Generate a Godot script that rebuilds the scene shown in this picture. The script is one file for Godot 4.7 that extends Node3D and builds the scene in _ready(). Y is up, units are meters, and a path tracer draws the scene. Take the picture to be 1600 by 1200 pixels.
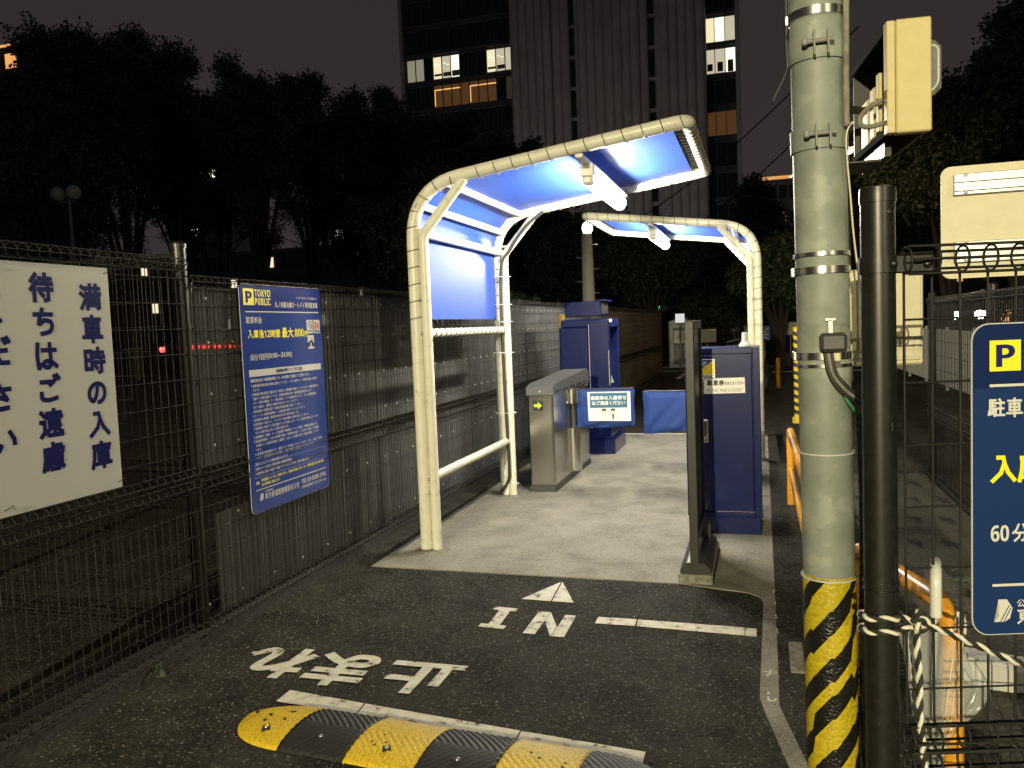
extends Node3D

# ---------------------------------------------------------------- mesh builder
class MB:
	var v := PackedVector3Array()
	var n := PackedVector3Array()
	var u := PackedVector2Array()
	var ix := PackedInt32Array()
	func vert(p: Vector3, nn: Vector3, uv := Vector2.ZERO) -> int:
		v.append(p); n.append(nn); u.append(uv)
		return v.size() - 1
	func tri(a: int, b: int, c: int) -> void:
		var g := (v[b] - v[a]).cross(v[c] - v[a])
		if g.dot(n[a] + n[b] + n[c]) > 0.0:
			ix.append(a); ix.append(c); ix.append(b)
		else:
			ix.append(a); ix.append(b); ix.append(c)
	func quad(a: Vector3, b: Vector3, c: Vector3, d: Vector3, nn: Vector3) -> void:
		var i := vert(a, nn, Vector2(0, 1)); vert(b, nn, Vector2(1, 1)); vert(c, nn, Vector2(1, 0)); vert(d, nn, Vector2(0, 0))
		tri(i, i + 1, i + 2); tri(i, i + 2, i + 3)
	func flat(pts: Array, out: Vector3) -> void:
		var nn: Vector3 = (pts[1] - pts[0]).cross(pts[2] - pts[0]).normalized()
		if nn.dot(out) < 0.0: nn = -nn
		var i := v.size()
		for p in pts: vert(p, nn)
		for k in range(1, pts.size() - 1): tri(i, i + k, i + k + 1)
	# box with chamfered edges
	func box(c: Vector3, s: Vector3, bev := 0.003, b := Basis()) -> void:
		var h := s * 0.5
		var e := minf(bev, minf(h.x, minf(h.y, h.z)) * 0.8)
		if e <= 0.0:
			for ax in 3:
				for sg in [-1.0, 1.0]:
					var nn := Vector3.ZERO; nn[ax] = sg
					var p1 := Vector3.ZERO; p1[(ax + 1) % 3] = h[(ax + 1) % 3]
					var p2 := Vector3.ZERO; p2[(ax + 2) % 3] = h[(ax + 2) % 3]
					var o := nn * h
					quad(c + b * (o - p1 - p2), c + b * (o + p1 - p2), c + b * (o + p1 + p2), c + b * (o - p1 + p2), b * nn)
			return
		for ax in 3:
			var a1 := (ax + 1) % 3
			var a2 := (ax + 2) % 3
			for sg in [-1.0, 1.0]:
				var nn := Vector3.ZERO; nn[ax] = sg
				var o := nn * h
				var p1 := Vector3.ZERO; p1[a1] = h[a1] - e
				var p2 := Vector3.ZERO; p2[a2] = h[a2] - e
				quad(c + b * (o - p1 - p2), c + b * (o + p1 - p2), c + b * (o + p1 + p2), c + b * (o - p1 + p2), b * nn)
			for s1 in [-1.0, 1.0]:
				for s2 in [-1.0, 1.0]:
					var q := Vector3.ZERO; q[ax] = h[ax] - e
					var pa := Vector3.ZERO; pa[a1] = s1 * h[a1]; pa[a2] = s2 * (h[a2] - e)
					var pb := Vector3.ZERO; pb[a1] = s1 * (h[a1] - e); pb[a2] = s2 * h[a2]
					var nn := Vector3.ZERO; nn[a1] = s1; nn[a2] = s2
					quad(c + b * (pa - q), c + b * (pa + q), c + b * (pb + q), c + b * (pb - q), b * nn.normalized())
		for sx in [-1.0, 1.0]:
			for sy in [-1.0, 1.0]:
				for sz in [-1.0, 1.0]:
					var sg := Vector3(sx, sy, sz)
					var k := h - Vector3(e, e, e)
					flat([c + b * (sg * Vector3(h.x, k.y, k.z)), c + b * (sg * Vector3(k.x, h.y, k.z)), c + b * (sg * Vector3(k.x, k.y, h.z))], b * sg)
	# tube along a polyline; r a number or an array
	func tube(pts: Array, r, sides := 8, cap := true, closed := false) -> void:
		var m := pts.size()
		if m < 2: return
		var t0: Vector3 = (pts[1] - pts[0]).normalized()
		var up := Vector3.UP if absf(t0.y) < 0.9 else Vector3.RIGHT
		var nx := t0.cross(up).normalized()
		var first := v.size()
		var tp := t0
		for i in m:
			var t: Vector3
			if closed: t = (pts[(i + 1) % m] - pts[(i - 1 + m) % m]).normalized()
			elif i == 0: t = t0
			elif i == m - 1: t = (pts[i] - pts[i - 1]).normalized()
			else: t = ((pts[i] - pts[i - 1]).normalized() + (pts[i + 1] - pts[i]).normalized()).normalized()
			nx = (nx - t * nx.dot(t))
			nx = nx.normalized() if nx.length() > 1e-5 else t.cross(Vector3(0.3, 0.8, 0.5)).normalized()
			var ny := t.cross(nx)
			var rr: float = r[i] if r is Array else r
			for k in sides:
				var a := TAU * k / sides
				var d := nx * cos(a) + ny * sin(a)
				vert(pts[i] + d * rr, d, Vector2(float(k) / sides, i))
			tp = t
		var rows := m if closed else m - 1
		for i in rows:
			var i2 := (i + 1) % m
			for k in sides:
				var a := first + i * sides + k
				var b := first + i * sides + (k + 1) % sides
				var c := first + i2 * sides + (k + 1) % sides
				var d := first + i2 * sides + k
				tri(a, b, c); tri(a, c, d)
		if cap and not closed:
			for e in [0, m - 1]:
				var nn: Vector3 = -t0 if e == 0 else tp
				var c0 := vert(pts[e], nn)
				var ring := v.size()
				for k in sides: vert(v[first + e * sides + k], nn)
				for k in sides: tri(c0, ring + k, ring + (k + 1) % sides)
	# profile [Vector2(radius, height)] turned about y
	func lathe(prof: Array, sides := 16, x := Transform3D(), smooth := false) -> void:
		for i in prof.size() - 1:
			var a: Vector2 = prof[i]
			var b: Vector2 = prof[i + 1]
			var d := b - a
			var nn := Vector2(d.y, -d.x).normalized()
			var na := nn
			var nb := nn
			if smooth:
				if i > 0: na = (nn + Vector2((a - prof[i - 1]).y, -(a - prof[i - 1]).x).normalized()).normalized()
				if i < prof.size() - 2: nb = (nn + Vector2((prof[i + 2] - b).y, -(prof[i + 2] - b).x).normalized()).normalized()
			var s := v.size()
			for k in sides + 1:
				var t := TAU * k / sides
				var c := Vector3(cos(t), 0, sin(t))
				vert(x * (c * a.x + Vector3(0, a.y, 0)), x.basis * (c * na.x + Vector3(0, na.y, 0)))
				vert(x * (c * b.x + Vector3(0, b.y, 0)), x.basis * (c * nb.x + Vector3(0, nb.y, 0)))
			for k in sides:
				var q := s + k * 2
				if a.x > 1e-5: tri(q, q + 2, q + 3)
				if b.x > 1e-5: tri(q, q + 3, q + 1)
	# polygon (x, y) pushed along z, centred on z = 0
	func prism(poly: PackedVector2Array, d: float, x := Transform3D(), back := true) -> void:
		var t := Geometry2D.triangulate_polygon(poly)
		for s in ([1.0, -1.0] if back else [1.0]):
			var o := v.size()
			for p in poly: vert(x * Vector3(p.x, p.y, d * 0.5 * s), x.basis * Vector3(0, 0, s), p)
			for k in range(0, t.size(), 3): tri(o + t[k], o + t[k + 1], o + t[k + 2])
		var cw := Geometry2D.is_polygon_clockwise(poly)
		for i in poly.size():
			var p := poly[i]
			var q := poly[(i + 1) % poly.size()]
			var e := (q - p)
			var nn := Vector2(e.y, -e.x).normalized()
			if cw: nn = -nn
			quad(x * Vector3(p.x, p.y, -d * 0.5), x * Vector3(q.x, q.y, -d * 0.5), x * Vector3(q.x, q.y, d * 0.5), x * Vector3(p.x, p.y, d * 0.5), x.basis * Vector3(nn.x, nn.y, 0))
	# smooth grid; f(i, j) gives a point
	func grid(nu: int, nv: int, f: Callable) -> void:
		var s := v.size()
		var pt := []
		for j in nv + 1:
			for i in nu + 1: pt.append(f.call(i, j))
		for j in nv + 1:
			for i in nu + 1:
				var du: Vector3 = pt[j * (nu + 1) + mini(i + 1, nu)] - pt[j * (nu + 1) + maxi(i - 1, 0)]
				var dv: Vector3 = pt[mini(j + 1, nv) * (nu + 1) + i] - pt[maxi(j - 1, 0) * (nu + 1) + i]
				vert(pt[j * (nu + 1) + i], du.cross(dv).normalized(), Vector2(float(i) / nu, float(j) / nv))
		for j in nv:
			for i in nu:
				var a := s + j * (nu + 1) + i
				tri(a, a + 1, a + nu + 2); tri(a, a + nu + 2, a + nu + 1)
	func ball(c: Vector3, r: Vector3, b := Basis(), nu := 14, nv := 8) -> void:
		var s := v.size()
		for j in nv + 1:
			for i in nu + 1:
				var t := TAU * i / nu
				var p := PI * j / nv
				var d := Vector3(cos(t) * sin(p), cos(p), sin(t) * sin(p))
				vert(c + b * (d * r), (b * (d / r)).normalized())
		for j in nv:
			for i in nu:
				var a := s + j * (nu + 1) + i
				if j > 0: tri(a, a + 1, a + nu + 2)
				if j < nv - 1: tri(a, a + nu + 2, a + nu + 1)
	func mesh() -> ArrayMesh:
		var m := ArrayMesh.new()
		if v.is_empty(): return m
		var a := []
		a.resize(Mesh.ARRAY_MAX)
		a[Mesh.ARRAY_VERTEX] = v
		a[Mesh.ARRAY_NORMAL] = n
		a[Mesh.ARRAY_TEX_UV] = u
		a[Mesh.ARRAY_INDEX] = ix
		m.add_surface_from_arrays(Mesh.PRIMITIVE_TRIANGLES, a)
		return m

var taken := {}
var M := {}
var rng := RandomNumberGenerator.new()

func numbered(called: String) -> String:
	if not taken.has(called):
		taken[called] = 0
		return called
	taken[called] += 1
	return "%s_%03d" % [called, taken[called]]

func put_mesh(called: String, mesh: Mesh, m: Material, parent: Node = null, at := Transform3D()) -> MeshInstance3D:
	var o := MeshInstance3D.new()
	o.mesh = mesh
	o.material_override = m
	o.transform = at
	if parent == null:
		o.name = numbered(called)
		add_child(o)
	else:
		o.name = called
		parent.add_child(o, true)
	return o

func obj(called: String, b: MB, m: Material, parent: Node = null, at := Transform3D()) -> MeshInstance3D:
	return put_mesh(called, b.mesh(), m, parent, at)

func thing(called: String, label: String, category: String, at := Vector3.ZERO, turn := 0.0, group := "") -> Node3D:
	var o := Node3D.new()
	o.name = numbered(called)
	add_child(o)
	o.position = at
	o.rotation.y = turn
	tag(o, label, category, group)
	return o

func tag(o: Node, label: String, category: String, group := "") -> void:
	o.set_meta("label", label)
	o.set_meta("category", category)
	if group: o.set_meta("group", group)

func struct(called: String, b: MB, m: Material, label := "") -> MeshInstance3D:
	var o := obj(called, b, m)
	o.set_meta("kind", "structure")
	if label: o.set_meta("label", label)
	return o

func tx(p: Vector3, b := Basis()) -> Transform3D:
	return Transform3D(b, p)

# basis with the three axes given
func bs(x: Vector3, y: Vector3) -> Basis:
	var z := x.cross(y).normalized()
	return Basis(x.normalized(), y.normalized(), z)

# polyline with rounded corners
func bend(pts: Array, r: float, n := 6) -> Array:
	var o := [pts[0]]
	for i in range(1, pts.size() - 1):
		var p: Vector3 = pts[i]
		var a: Vector3 = pts[i - 1] - p
		var b: Vector3 = pts[i + 1] - p
		var k := minf(r, minf(a.length(), b.length()) * 0.49)
		var s := p + a.normalized() * k
		var e := p + b.normalized() * k
		for j in n + 1:
			var t := float(j) / n
			o.append(s.lerp(p, t).lerp(p.lerp(e, t), t))
	o.append(pts[-1])
	return o

func smooth_line(pts: Array, per := 6) -> Array:
	var o := []
	for i in pts.size() - 1:
		var a: Vector3 = pts[maxi(i - 1, 0)]
		var b: Vector3 = pts[i]
		var c: Vector3 = pts[i + 1]
		var d: Vector3 = pts[mini(i + 2, pts.size() - 1)]
		for k in per: o.append(b.cubic_interpolate(c, a, d, float(k) / per))
	o.append(pts[-1])
	return o

func ring(c: Vector3, ax: Vector3, r: float, n := 20) -> Array:
	var x := ax.cross(Vector3.UP if absf(ax.y) < 0.9 else Vector3.RIGHT).normalized()
	var y := ax.cross(x).normalized()
	var o := []
	for k in n: o.append(c + (x * cos(TAU * k / n) + y * sin(TAU * k / n)) * r)
	return o

func rrect(w: float, h: float, r: float, n := 5) -> PackedVector2Array:
	var o := PackedVector2Array()
	for q in 4:
		var c := Vector2((w / 2 - r) * [1, -1, -1, 1][q], (h / 2 - r) * [1, 1, -1, -1][q])
		for k in n + 1: o.append(c + Vector2.from_angle(PI / 2 * (q + float(k) / n)) * r)
	return o

# ---------------------------------------------------------------- materials
func lin(r: float, g: float, b: float) -> Color:
	return Color(r, g, b).linear_to_srgb()

func mat(r: float, g: float, b: float, rough := 0.6, metal := 0.0) -> StandardMaterial3D:
	var m := StandardMaterial3D.new()
	m.albedo_color = lin(r, g, b)
	m.roughness = rough
	m.metallic = metal
	return m

# noise-coloured surface; stops is [[offset, linear r, g, b] ...]
func nmat(stops: Array, freq: float, size_m: float, rough := 0.8, bump := 0.0, seed_ := 1, cell := false, oct := 5, metal := 0.0) -> StandardMaterial3D:
	var nz := FastNoiseLite.new()
	nz.seed = seed_
	nz.noise_type = FastNoiseLite.TYPE_CELLULAR if cell else FastNoiseLite.TYPE_SIMPLEX_SMOOTH
	if cell: nz.cellular_return_type = FastNoiseLite.RETURN_CELL_VALUE
	nz.frequency = freq
	nz.fractal_octaves = oct
	if cell: nz.fractal_type = FastNoiseLite.FRACTAL_NONE
	var g := Gradient.new()
	g.offsets = PackedFloat32Array(stops.map(func(s): return s[0]))
	g.colors = PackedColorArray(stops.map(func(s): return lin(s[1], s[2], s[3])))
	var t := NoiseTexture2D.new()
	t.width = 512; t.height = 512
	t.seamless = true
	t.noise = nz
	t.color_ramp = g
	var m := StandardMaterial3D.new()
	m.albedo_texture = t
	m.roughness = rough
	m.metallic = metal
	m.uv1_triplanar = true
	m.uv1_world_triplanar = true
	m.uv1_scale = Vector3.ONE / size_m
	if bump > 0.0:
		var t2 := NoiseTexture2D.new()
		t2.width = 512; t2.height = 512
		t2.seamless = true
		t2.noise = nz
		t2.as_normal_map = true
		t2.bump_strength = bump * 8.0
		m.normal_enabled = true
		m.normal_texture = t2
		m.normal_scale = 1.0
	return m

func glow(r: float, g: float, b: float, e: float) -> StandardMaterial3D:
	var m := mat(0.04, 0.04, 0.04, 0.4)
	m.emission_enabled = true
	m.emission = lin(r, g, b)
	m.emission_energy_multiplier = e
	return m

func clear(m: StandardMaterial3D, a: float) -> StandardMaterial3D:
	m.transparency = BaseMaterial3D.TRANSPARENCY_ALPHA
	m.albedo_color.a = a
	m.cull_mode = BaseMaterial3D.CULL_DISABLED
	return m

# asphalt and concrete: a picture with grains of stone, computed pixel by pixel
func grains(base: Color, dark: Color, light: Color, share: float, blotch: float, seed_: int, px := 768, speck := 0.8, stone := 3, reach := 150.0) -> ImageTexture:
	var nz := FastNoiseLite.new()
	nz.seed = seed_
	nz.frequency = 1.0 / reach
	nz.fractal_octaves = 6
	var r := RandomNumberGenerator.new()
	r.seed = seed_
	var im := Image.create(px, px, false, Image.FORMAT_RGB8)
	for y in px:
		for x in px:
			# blend four shifted noises so that the picture tiles
			var fx := float(x) / px
			var fy := float(y) / px
			var a := lerpf(lerpf(nz.get_noise_2d(x, y), nz.get_noise_2d(x - px, y), fx), lerpf(nz.get_noise_2d(x, y - px), nz.get_noise_2d(x - px, y - px), fx), fy)
			var c := base.lerp(dark, clampf(r.randf() * speck + a * blotch, 0.0, 1.0))
			im.set_pixel(x, y, c)
	for k in int(px * px * share):
		var x := r.randi() % px
		var y := r.randi() % px
		var c := base.lerp(light, pow(r.randf(), 3.0)) if r.randf() < 0.6 else base.lerp(dark, r.randf() * 1.3)
		var w := 1 + r.randi() % stone
		for j in w:
			for i in w:
				im.set_pixel((x + i) % px, (y + j) % px, c)
	return ImageTexture.create_from_image(im)

func tri_mat(t: Texture2D, size_m: float, rough: float, bump := 0.0) -> StandardMaterial3D:
	var m := StandardMaterial3D.new()
	m.albedo_texture = t
	m.roughness = rough
	m.uv1_triplanar = true
	m.uv1_world_triplanar = true
	m.uv1_scale = Vector3.ONE / size_m
	if bump > 0.0:
		var im: Image = t.get_image().duplicate()
		im.convert(Image.FORMAT_RGBA8)
		im.bump_map_to_normal_map(bump)
		m.normal_enabled = true
		m.normal_texture = ImageTexture.create_from_image(im)
	return m

# ---------------------------------------------------------------- stroke lettering (100 x 100 box, y down)
const GLYPH := {
	"満": "8,12 24,22;4,38 20,48;6,94 26,62;32,18 98,18;50,4 50,32;80,4 80,32;30,38 100,38;36,96 36,53 94,53 94,90 86,94;65,38 65,80;50,62 50,82 80,82 80,62",
	"車": "10,14 90,14;20,30 80,30 80,66 20,66 20,30;20,48 80,48;4,82 96,82;50,2 50,100",
	"時": "6,14 34,14 34,82 6,82 6,14;6,48 34,48;44,20 94,20;69,4 69,38;40,38 98,38;42,57 98,57;82,44 82,92 70,96;50,68 60,80",
	"の": "54,18 50,50 38,76 24,82 12,66 14,44 28,26 52,17 76,24 89,44 86,68 72,84 56,90",
	"入": "28,10 50,10 56,34 70,64 96,92;54,32 40,66 6,94",
	"庫": "52,2 52,14;12,14 96,14;16,14 14,60 4,96;28,28 92,28;36,40 84,40 84,70 36,70 36,40;36,55 84,55;22,83 98,83;60,20 60,98",
	"待": "28,4 8,28;30,30 6,58;20,46 20,98;42,18 94,18;68,2 68,36;36,36 98,36;38,56 98,56;80,44 80,92 66,96;46,68 58,80",
	"ち": "12,24 86,24;46,6 30,56 54,46 78,50 86,66 74,86 40,94",
	"は": "16,8 12,50 16,92 22,80;36,30 92,30;68,8 68,78 54,92 40,86 42,74 58,70 76,76 94,90",
	"ご": "20,22 74,22 58,34;18,62 22,82 50,88 84,82;78,2 86,14;90,0 98,12",
	"遠": "8,10 20,22;4,44 20,44 20,78;4,96 20,80 40,93 98,93;34,14 94,14;64,2 64,28;30,28 98,28;42,40 86,40 86,55 42,55 42,40;64,56 30,80;62,58 64,84;90,60 72,70;60,62 96,84",
	"慮": "50,2 50,20;54,10 86,10;12,22 94,22 92,32;14,22 14,60 4,96;30,34 72,32;50,24 52,42 88,42;28,50 86,50 86,72 28,72 28,50;57,50 57,72;28,61 86,61;24,80 18,92;36,78 38,94 72,94 74,86;54,76 60,84;82,78 92,90",
	"く": "70,6 30,48 72,94",
	"だ": "8,26 54,26;34,6 10,90;56,46 86,44;54,70 60,86 92,86;76,6 84,18;90,2 98,14",
	"さ": "12,30 88,26;42,6 74,62 48,54;20,64 22,84 44,92 76,90",
	"い": "14,18 16,66 28,82 38,68;76,24 90,48 92,64",
	"止": "50,6 50,90;50,44 88,44;22,34 22,90;4,90 96,90",
	"ま": "14,20 88,20;18,43 84,43;52,3 54,56 54,78 44,93 24,92 17,79 28,67 50,69 70,77 90,93",
	"れ": "26,6 26,96;8,30 36,28 8,78;10,74 40,38 60,26 70,36 66,78 78,90 96,74",
	"駐": "12,8 12,56;12,8 46,8;12,24 44,24;12,40 44,40;28,8 28,56;12,56 48,56 46,90 38,94;6,68 4,88;16,70 18,84;26,68 28,82;36,66 38,80;70,4 78,16;54,24 98,24;58,54 94,54;52,90 100,90;76,24 76,90",
	"料": "8,18 14,36;44,16 36,36;4,46 48,46;26,6 26,96;24,50 4,78;28,52 46,72;58,14 68,26;54,40 66,52;50,72 98,64;84,4 84,98",
	"金": "50,4 4,44;50,4 96,44;28,42 72,42;14,60 86,60;50,42 50,92;26,68 34,82;76,66 66,82;6,92 94,92",
	"後": "28,4 8,28;30,30 6,58;20,46 20,98;62,4 46,22 62,30;80,14 46,46 90,44;76,32 92,52;58,54 40,74;54,62 86,62 66,84 36,98;54,70 74,86 98,98",
	"間": "8,98 8,8 40,8 40,40 8,40;8,24 40,24;92,98 92,8 60,8 60,40 92,40;60,24 92,24;32,54 68,54 68,92 32,92 32,54;32,73 68,73",
	"最": "24,4 76,4 76,34 24,34 24,4;24,19 76,19;4,46 96,46;16,46 16,88;42,46 42,98;16,60 42,60;16,72 42,72;4,90 46,84;52,56 90,56 72,84 48,98;56,64 76,84 98,96",
	"大": "6,34 94,34;50,4 48,40 30,74 6,96;52,40 70,74 96,96",
	"円": "12,98 12,10 88,10 88,92 78,96;50,10 50,52;12,52 88,52",
	"分": "36,6 24,34 4,52;62,6 74,34 96,50;22,52 74,52 70,90 56,94;44,52 38,76 14,96",
	"〜": "8,56 26,42 44,48 60,56 76,54 92,42",
	"丸": "14,30 76,30 70,80 78,92 94,90 96,74;42,4 38,50 8,96;20,48 54,70",
	"ノ": "84,10 64,60 14,94",
	"内": "12,98 12,26 88,26 88,92 76,96;50,4 48,44 24,76;50,44 76,74",
	"鍛": "24,4 4,36;24,4 46,30;12,40 38,40;8,58 42,58;24,40 24,88;12,66 16,78;38,66 32,78;4,92 44,88;52,10 52,92;52,24 64,22;52,46 64,46;46,70 66,68;72,10 70,40;72,10 90,10 90,34 98,38;68,54 94,54 80,82 64,96;72,62 98,96",
	"冶": "10,20 24,34;8,92 28,58;62,6 44,44 86,40;76,24 94,48;46,58 88,58 88,94 46,94 46,58",
	"橋": "4,30 40,30;22,4 22,98;20,40 4,70;24,44 38,60;82,4 50,12;46,26 96,26;66,12 50,44;74,26 94,44;58,36 84,36 84,50 58,50 58,36;50,98 50,60 94,60 94,96;62,70 82,70 82,86 62,86 62,70",
	"オ": "8,30 94,30;66,4 66,92 52,94;62,34 40,66 8,84", "ー": "8,50 92,50", "ト": "34,4 34,96;34,40 80,60",
	"バ": "32,26 8,84;60,24 92,84;76,6 82,18;88,2 94,14", "イ": "78,6 48,42 10,62;52,40 52,98",
	"専": "12,12 88,12;22,24 78,24 78,52 22,52 22,24;22,38 78,38;50,2 50,52;6,64 94,64;68,56 68,94 54,96;24,72 36,84",
	"用": "16,8 84,8 84,96;16,8 16,70 6,96;16,36 84,36;16,62 84,62;50,8 50,96",
	"場": "4,34 38,34;22,8 22,80;2,84 40,76;52,6 88,6 88,36 52,36 52,6;52,21 88,21;42,48 98,48;56,48 40,72;50,62 94,62 90,94 80,96;66,62 46,92;80,62 62,96",
	"東": "8,16 92,16;22,32 78,32 78,62 22,62 22,32;22,47 78,47;50,2 50,98;46,62 8,92;54,62 92,92",
	"京": "50,2 50,16;6,18 94,18;26,32 74,32 74,54 26,54 26,32;50,54 50,96 40,96;28,66 12,88;72,66 88,86",
	"都": "10,22 46,22;28,6 28,40;4,40 54,40;48,10 6,66;16,56 44,56 44,94 16,94 16,56;16,75 44,75;64,98 64,10 92,10 78,38 94,60 82,74 70,72",
	"道": "8,10 20,22;4,44 20,44 20,78;4,96 20,80 40,93 98,93;48,2 54,12;82,2 74,14;32,16 98,16;64,16 58,30;42,30 88,30 88,84 42,84 42,30;42,48 88,48;42,66 88,66",
	"路": "10,10 40,10 40,36 10,36 10,10;26,36 26,84;26,58 42,58;10,52 10,90;4,92 44,82;66,4 50,34;62,14 88,14 70,44 46,58;58,24 78,46 98,56;56,64 88,64 88,96 56,96 56,64",
	"整": "6,12 50,12;14,20 44,20 44,32 14,32 14,20;28,2 28,50;26,34 6,48;30,36 48,46;68,4 56,26;64,14 96,14;86,16 74,36 54,48;66,22 80,38 98,46;14,58 88,58;50,58 50,92;52,74 82,74;26,70 26,92;4,94 96,94",
	"備": "26,4 6,44;18,30 18,98;34,18 98,18;52,4 52,30;80,4 80,30;36,36 96,36;40,36 34,80;46,98 46,50 92,50 92,96;46,64 92,64;46,78 92,78;69,50 69,98",
	"保": "26,4 6,44;18,30 18,98;44,8 88,8 88,36 44,36 44,8;34,54 98,54;66,36 66,98;62,56 36,86;70,56 98,86",
	"全": "50,4 6,40;50,4 94,40;24,46 76,46;24,68 76,68;8,92 92,92;50,46 50,92",
	"公": "36,8 8,48;62,8 94,46;48,40 22,88 78,84;64,66 84,96",
	"社": "24,4 28,14;8,22 40,22 8,62;26,44 26,98;30,48 42,58;52,36 94,36;74,6 74,92;48,92 98,92",
	"益": "24,4 34,20;76,4 66,20;8,28 92,28;36,32 10,58;64,32 90,58;16,64 84,64;16,64 16,92;38,64 38,92;62,64 62,92;84,64 84,92;4,94 96,94",
	"人": "48,6 44,46 6,94;48,40 64,70 96,94",
	"券": "22,8 32,22;76,6 66,24;14,28 88,28;6,46 94,46;52,8 44,40 6,76;58,46 94,74;28,64 72,64 68,92 54,96;48,64 22,96",
	"を": "14,20 82,20;46,4 16,56 42,44 54,54 54,74;86,40 36,66 36,84 54,92 86,90",
	"お": "8,28 60,28;36,6 36,84 18,82 10,72 20,58 56,48 84,54 90,70 78,86 60,88;72,20 92,34",
	"と": "30,6 38,44;84,28 30,54 18,72 30,88 84,90", "り": "30,10 26,46 34,56 44,40;72,8 74,54 60,80 38,96",
	"つ": "6,36 60,24 88,36 90,60 68,80 34,88", "て": "8,22 92,16 58,34 46,60 56,84 80,92", "に": "16,10 12,50 16,92 24,80;44,26 88,24;42,70 48,86 90,86",
	"無": "26,4 8,30;20,18 92,18;8,40 96,40;4,64 98,64;26,18 26,64;44,18 44,64;62,18 62,64;80,18 80,64;14,76 6,94;36,76 40,92;60,76 64,92;82,76 94,94",
	"注": "8,12 24,22;4,38 20,48;6,94 26,62;58,4 66,16;38,24 96,24;42,54 92,54;32,90 100,90;66,24 66,90",
	"利": "48,4 12,16;4,32 54,32;30,12 30,98;28,36 4,70;32,38 52,58;66,12 66,70;90,4 90,92 78,96",
	"、": "10,70 26,90", "。": "12,80 20,74 28,80 20,90 12,80", "し": "30,8 28,70 42,90 70,84 86,66", "ル": "28,20 26,60 8,92;60,12 60,84 94,56", "ナ": "6,34 94,34;54,6 48,56 20,94",
}
var glyph_cache := {}

func strokes(ch: String) -> Array:
	if glyph_cache.has(ch): return glyph_cache[ch]
	var o := []
	var src := ""
	if GLYPH.has(ch): src = GLYPH[ch]
	else:
		# a sign too small in the photograph to be read: a plausible set of strokes
		var c := ch.unicode_at(0)
		if c < 0x3100: src = ["14,28 86,24;46,8 30,60 60,88 84,80", "20,20 80,20 40,60 70,90", "16,40 60,24 84,50 50,90;40,8 36,70"][c % 3]
		else:
			src = ["24,4 6,44;16,30 16,98", "6,30 40,30;22,4 22,98;20,46 4,70", "8,12 24,24;4,40 20,50;6,94 26,62"][c % 3]
			src += [";40,14 96,14;48,30 90,30 90,60 48,60 48,30;48,45 90,45;40,76 98,76;68,4 68,98", ";44,10 92,10 92,44 44,44 44,10;44,27 92,27;38,58 98,58;68,44 68,96;60,62 40,92;76,62 98,92", ";42,20 96,20;68,4 68,40;40,40 98,40;46,54 90,54 90,94 46,94 46,54;46,74 90,74"][(c / 3) % 3]
	for s in src.split(";"):
		var l := []
		for p in s.split(" "):
			var q := p.split(",")
			l.append(Vector2(float(q[0]) / 100.0, float(q[1]) / 100.0))
		o.append(l)
	glyph_cache[ch] = o
	return o

var lift := 0
func bar(b: MB, p: Vector2, q: Vector2, w: float, x: Transform3D) -> void:
	lift = (lift + 1) % 24
	var d := (q - p)
	d = d.normalized() if d.length() > 1e-6 else Vector2.RIGHT
	var s := Vector2(-d.y, d.x) * w * 0.5
	var z := 0.00001 * lift
	var e := d * w * 0.42
	b.quad(x * Vector3((p - e + s).x, (p - e + s).y, z), x * Vector3((q + e + s).x, (q + e + s).y, z), x * Vector3((q + e - s).x, (q + e - s).y, z), x * Vector3((p - e - s).x, (p - e - s).y, z), x.basis.z.normalized())

# one character with its top left corner at o
func draw_glyph(b: MB, ch: String, o: Vector2, sx: float, sy: float, w: float, x: Transform3D) -> void:
	for l0 in strokes(ch):
		var l: Array = l0
		var code := ch.unicode_at(0)
		if l.size() > 3 and code > 0x3040 and code < 0x30a0 and sx > 0.03:
			l = []
			for i in l0.size() - 1:
				var a: Vector2 = l0[maxi(i - 1, 0)]
				var c: Vector2 = l0[i]
				var d: Vector2 = l0[i + 1]
				var e: Vector2 = l0[mini(i + 2, l0.size() - 1)]
				for k in 5: l.append(c.cubic_interpolate(d, a, e, k / 5.0))
			l.append(l0[-1])
		for i in l.size() - 1:
			bar(b, o + Vector2(l[i].x * sx, -l[i].y * sy), o + Vector2(l[i + 1].x * sx, -l[i + 1].y * sy), w, x)

var latin_cache := {}
func latin(s: String, bold: bool) -> Array:
	var key := s + str(bold)
	if latin_cache.has(key): return latin_cache[key]
	var f := SystemFont.new()
	f.font_names = PackedStringArray(["Droid Sans"])
	f.font_weight = 700 if bold else 400
	var t := TextMesh.new()
	t.font = f
	t.text = s
	t.font_size = 64
	t.pixel_size = 0.01
	t.depth = 0.0
	t.curve_step = 1.5
	t.horizontal_alignment = HORIZONTAL_ALIGNMENT_LEFT
	t.vertical_alignment = VERTICAL_ALIGNMENT_BOTTOM
	var a := t.get_mesh_arrays()
	var vs: PackedVector3Array = a[Mesh.ARRAY_VERTEX]
	var ids: PackedInt32Array = a[Mesh.ARRAY_INDEX] if a[Mesh.ARRAY_INDEX] != null else PackedInt32Array(range(vs.size()))
	var lo := Vector2(1e9, 1e9)
	var hi := Vector2(-1e9, -1e9)
	for p in vs:
		lo = Vector2(minf(lo.x, p.x), minf(lo.y, p.y)); hi = Vector2(maxf(hi.x, p.x), maxf(hi.y, p.y))
	var o := [vs, ids, lo, hi]
	latin_cache[key] = o
	return o

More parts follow.
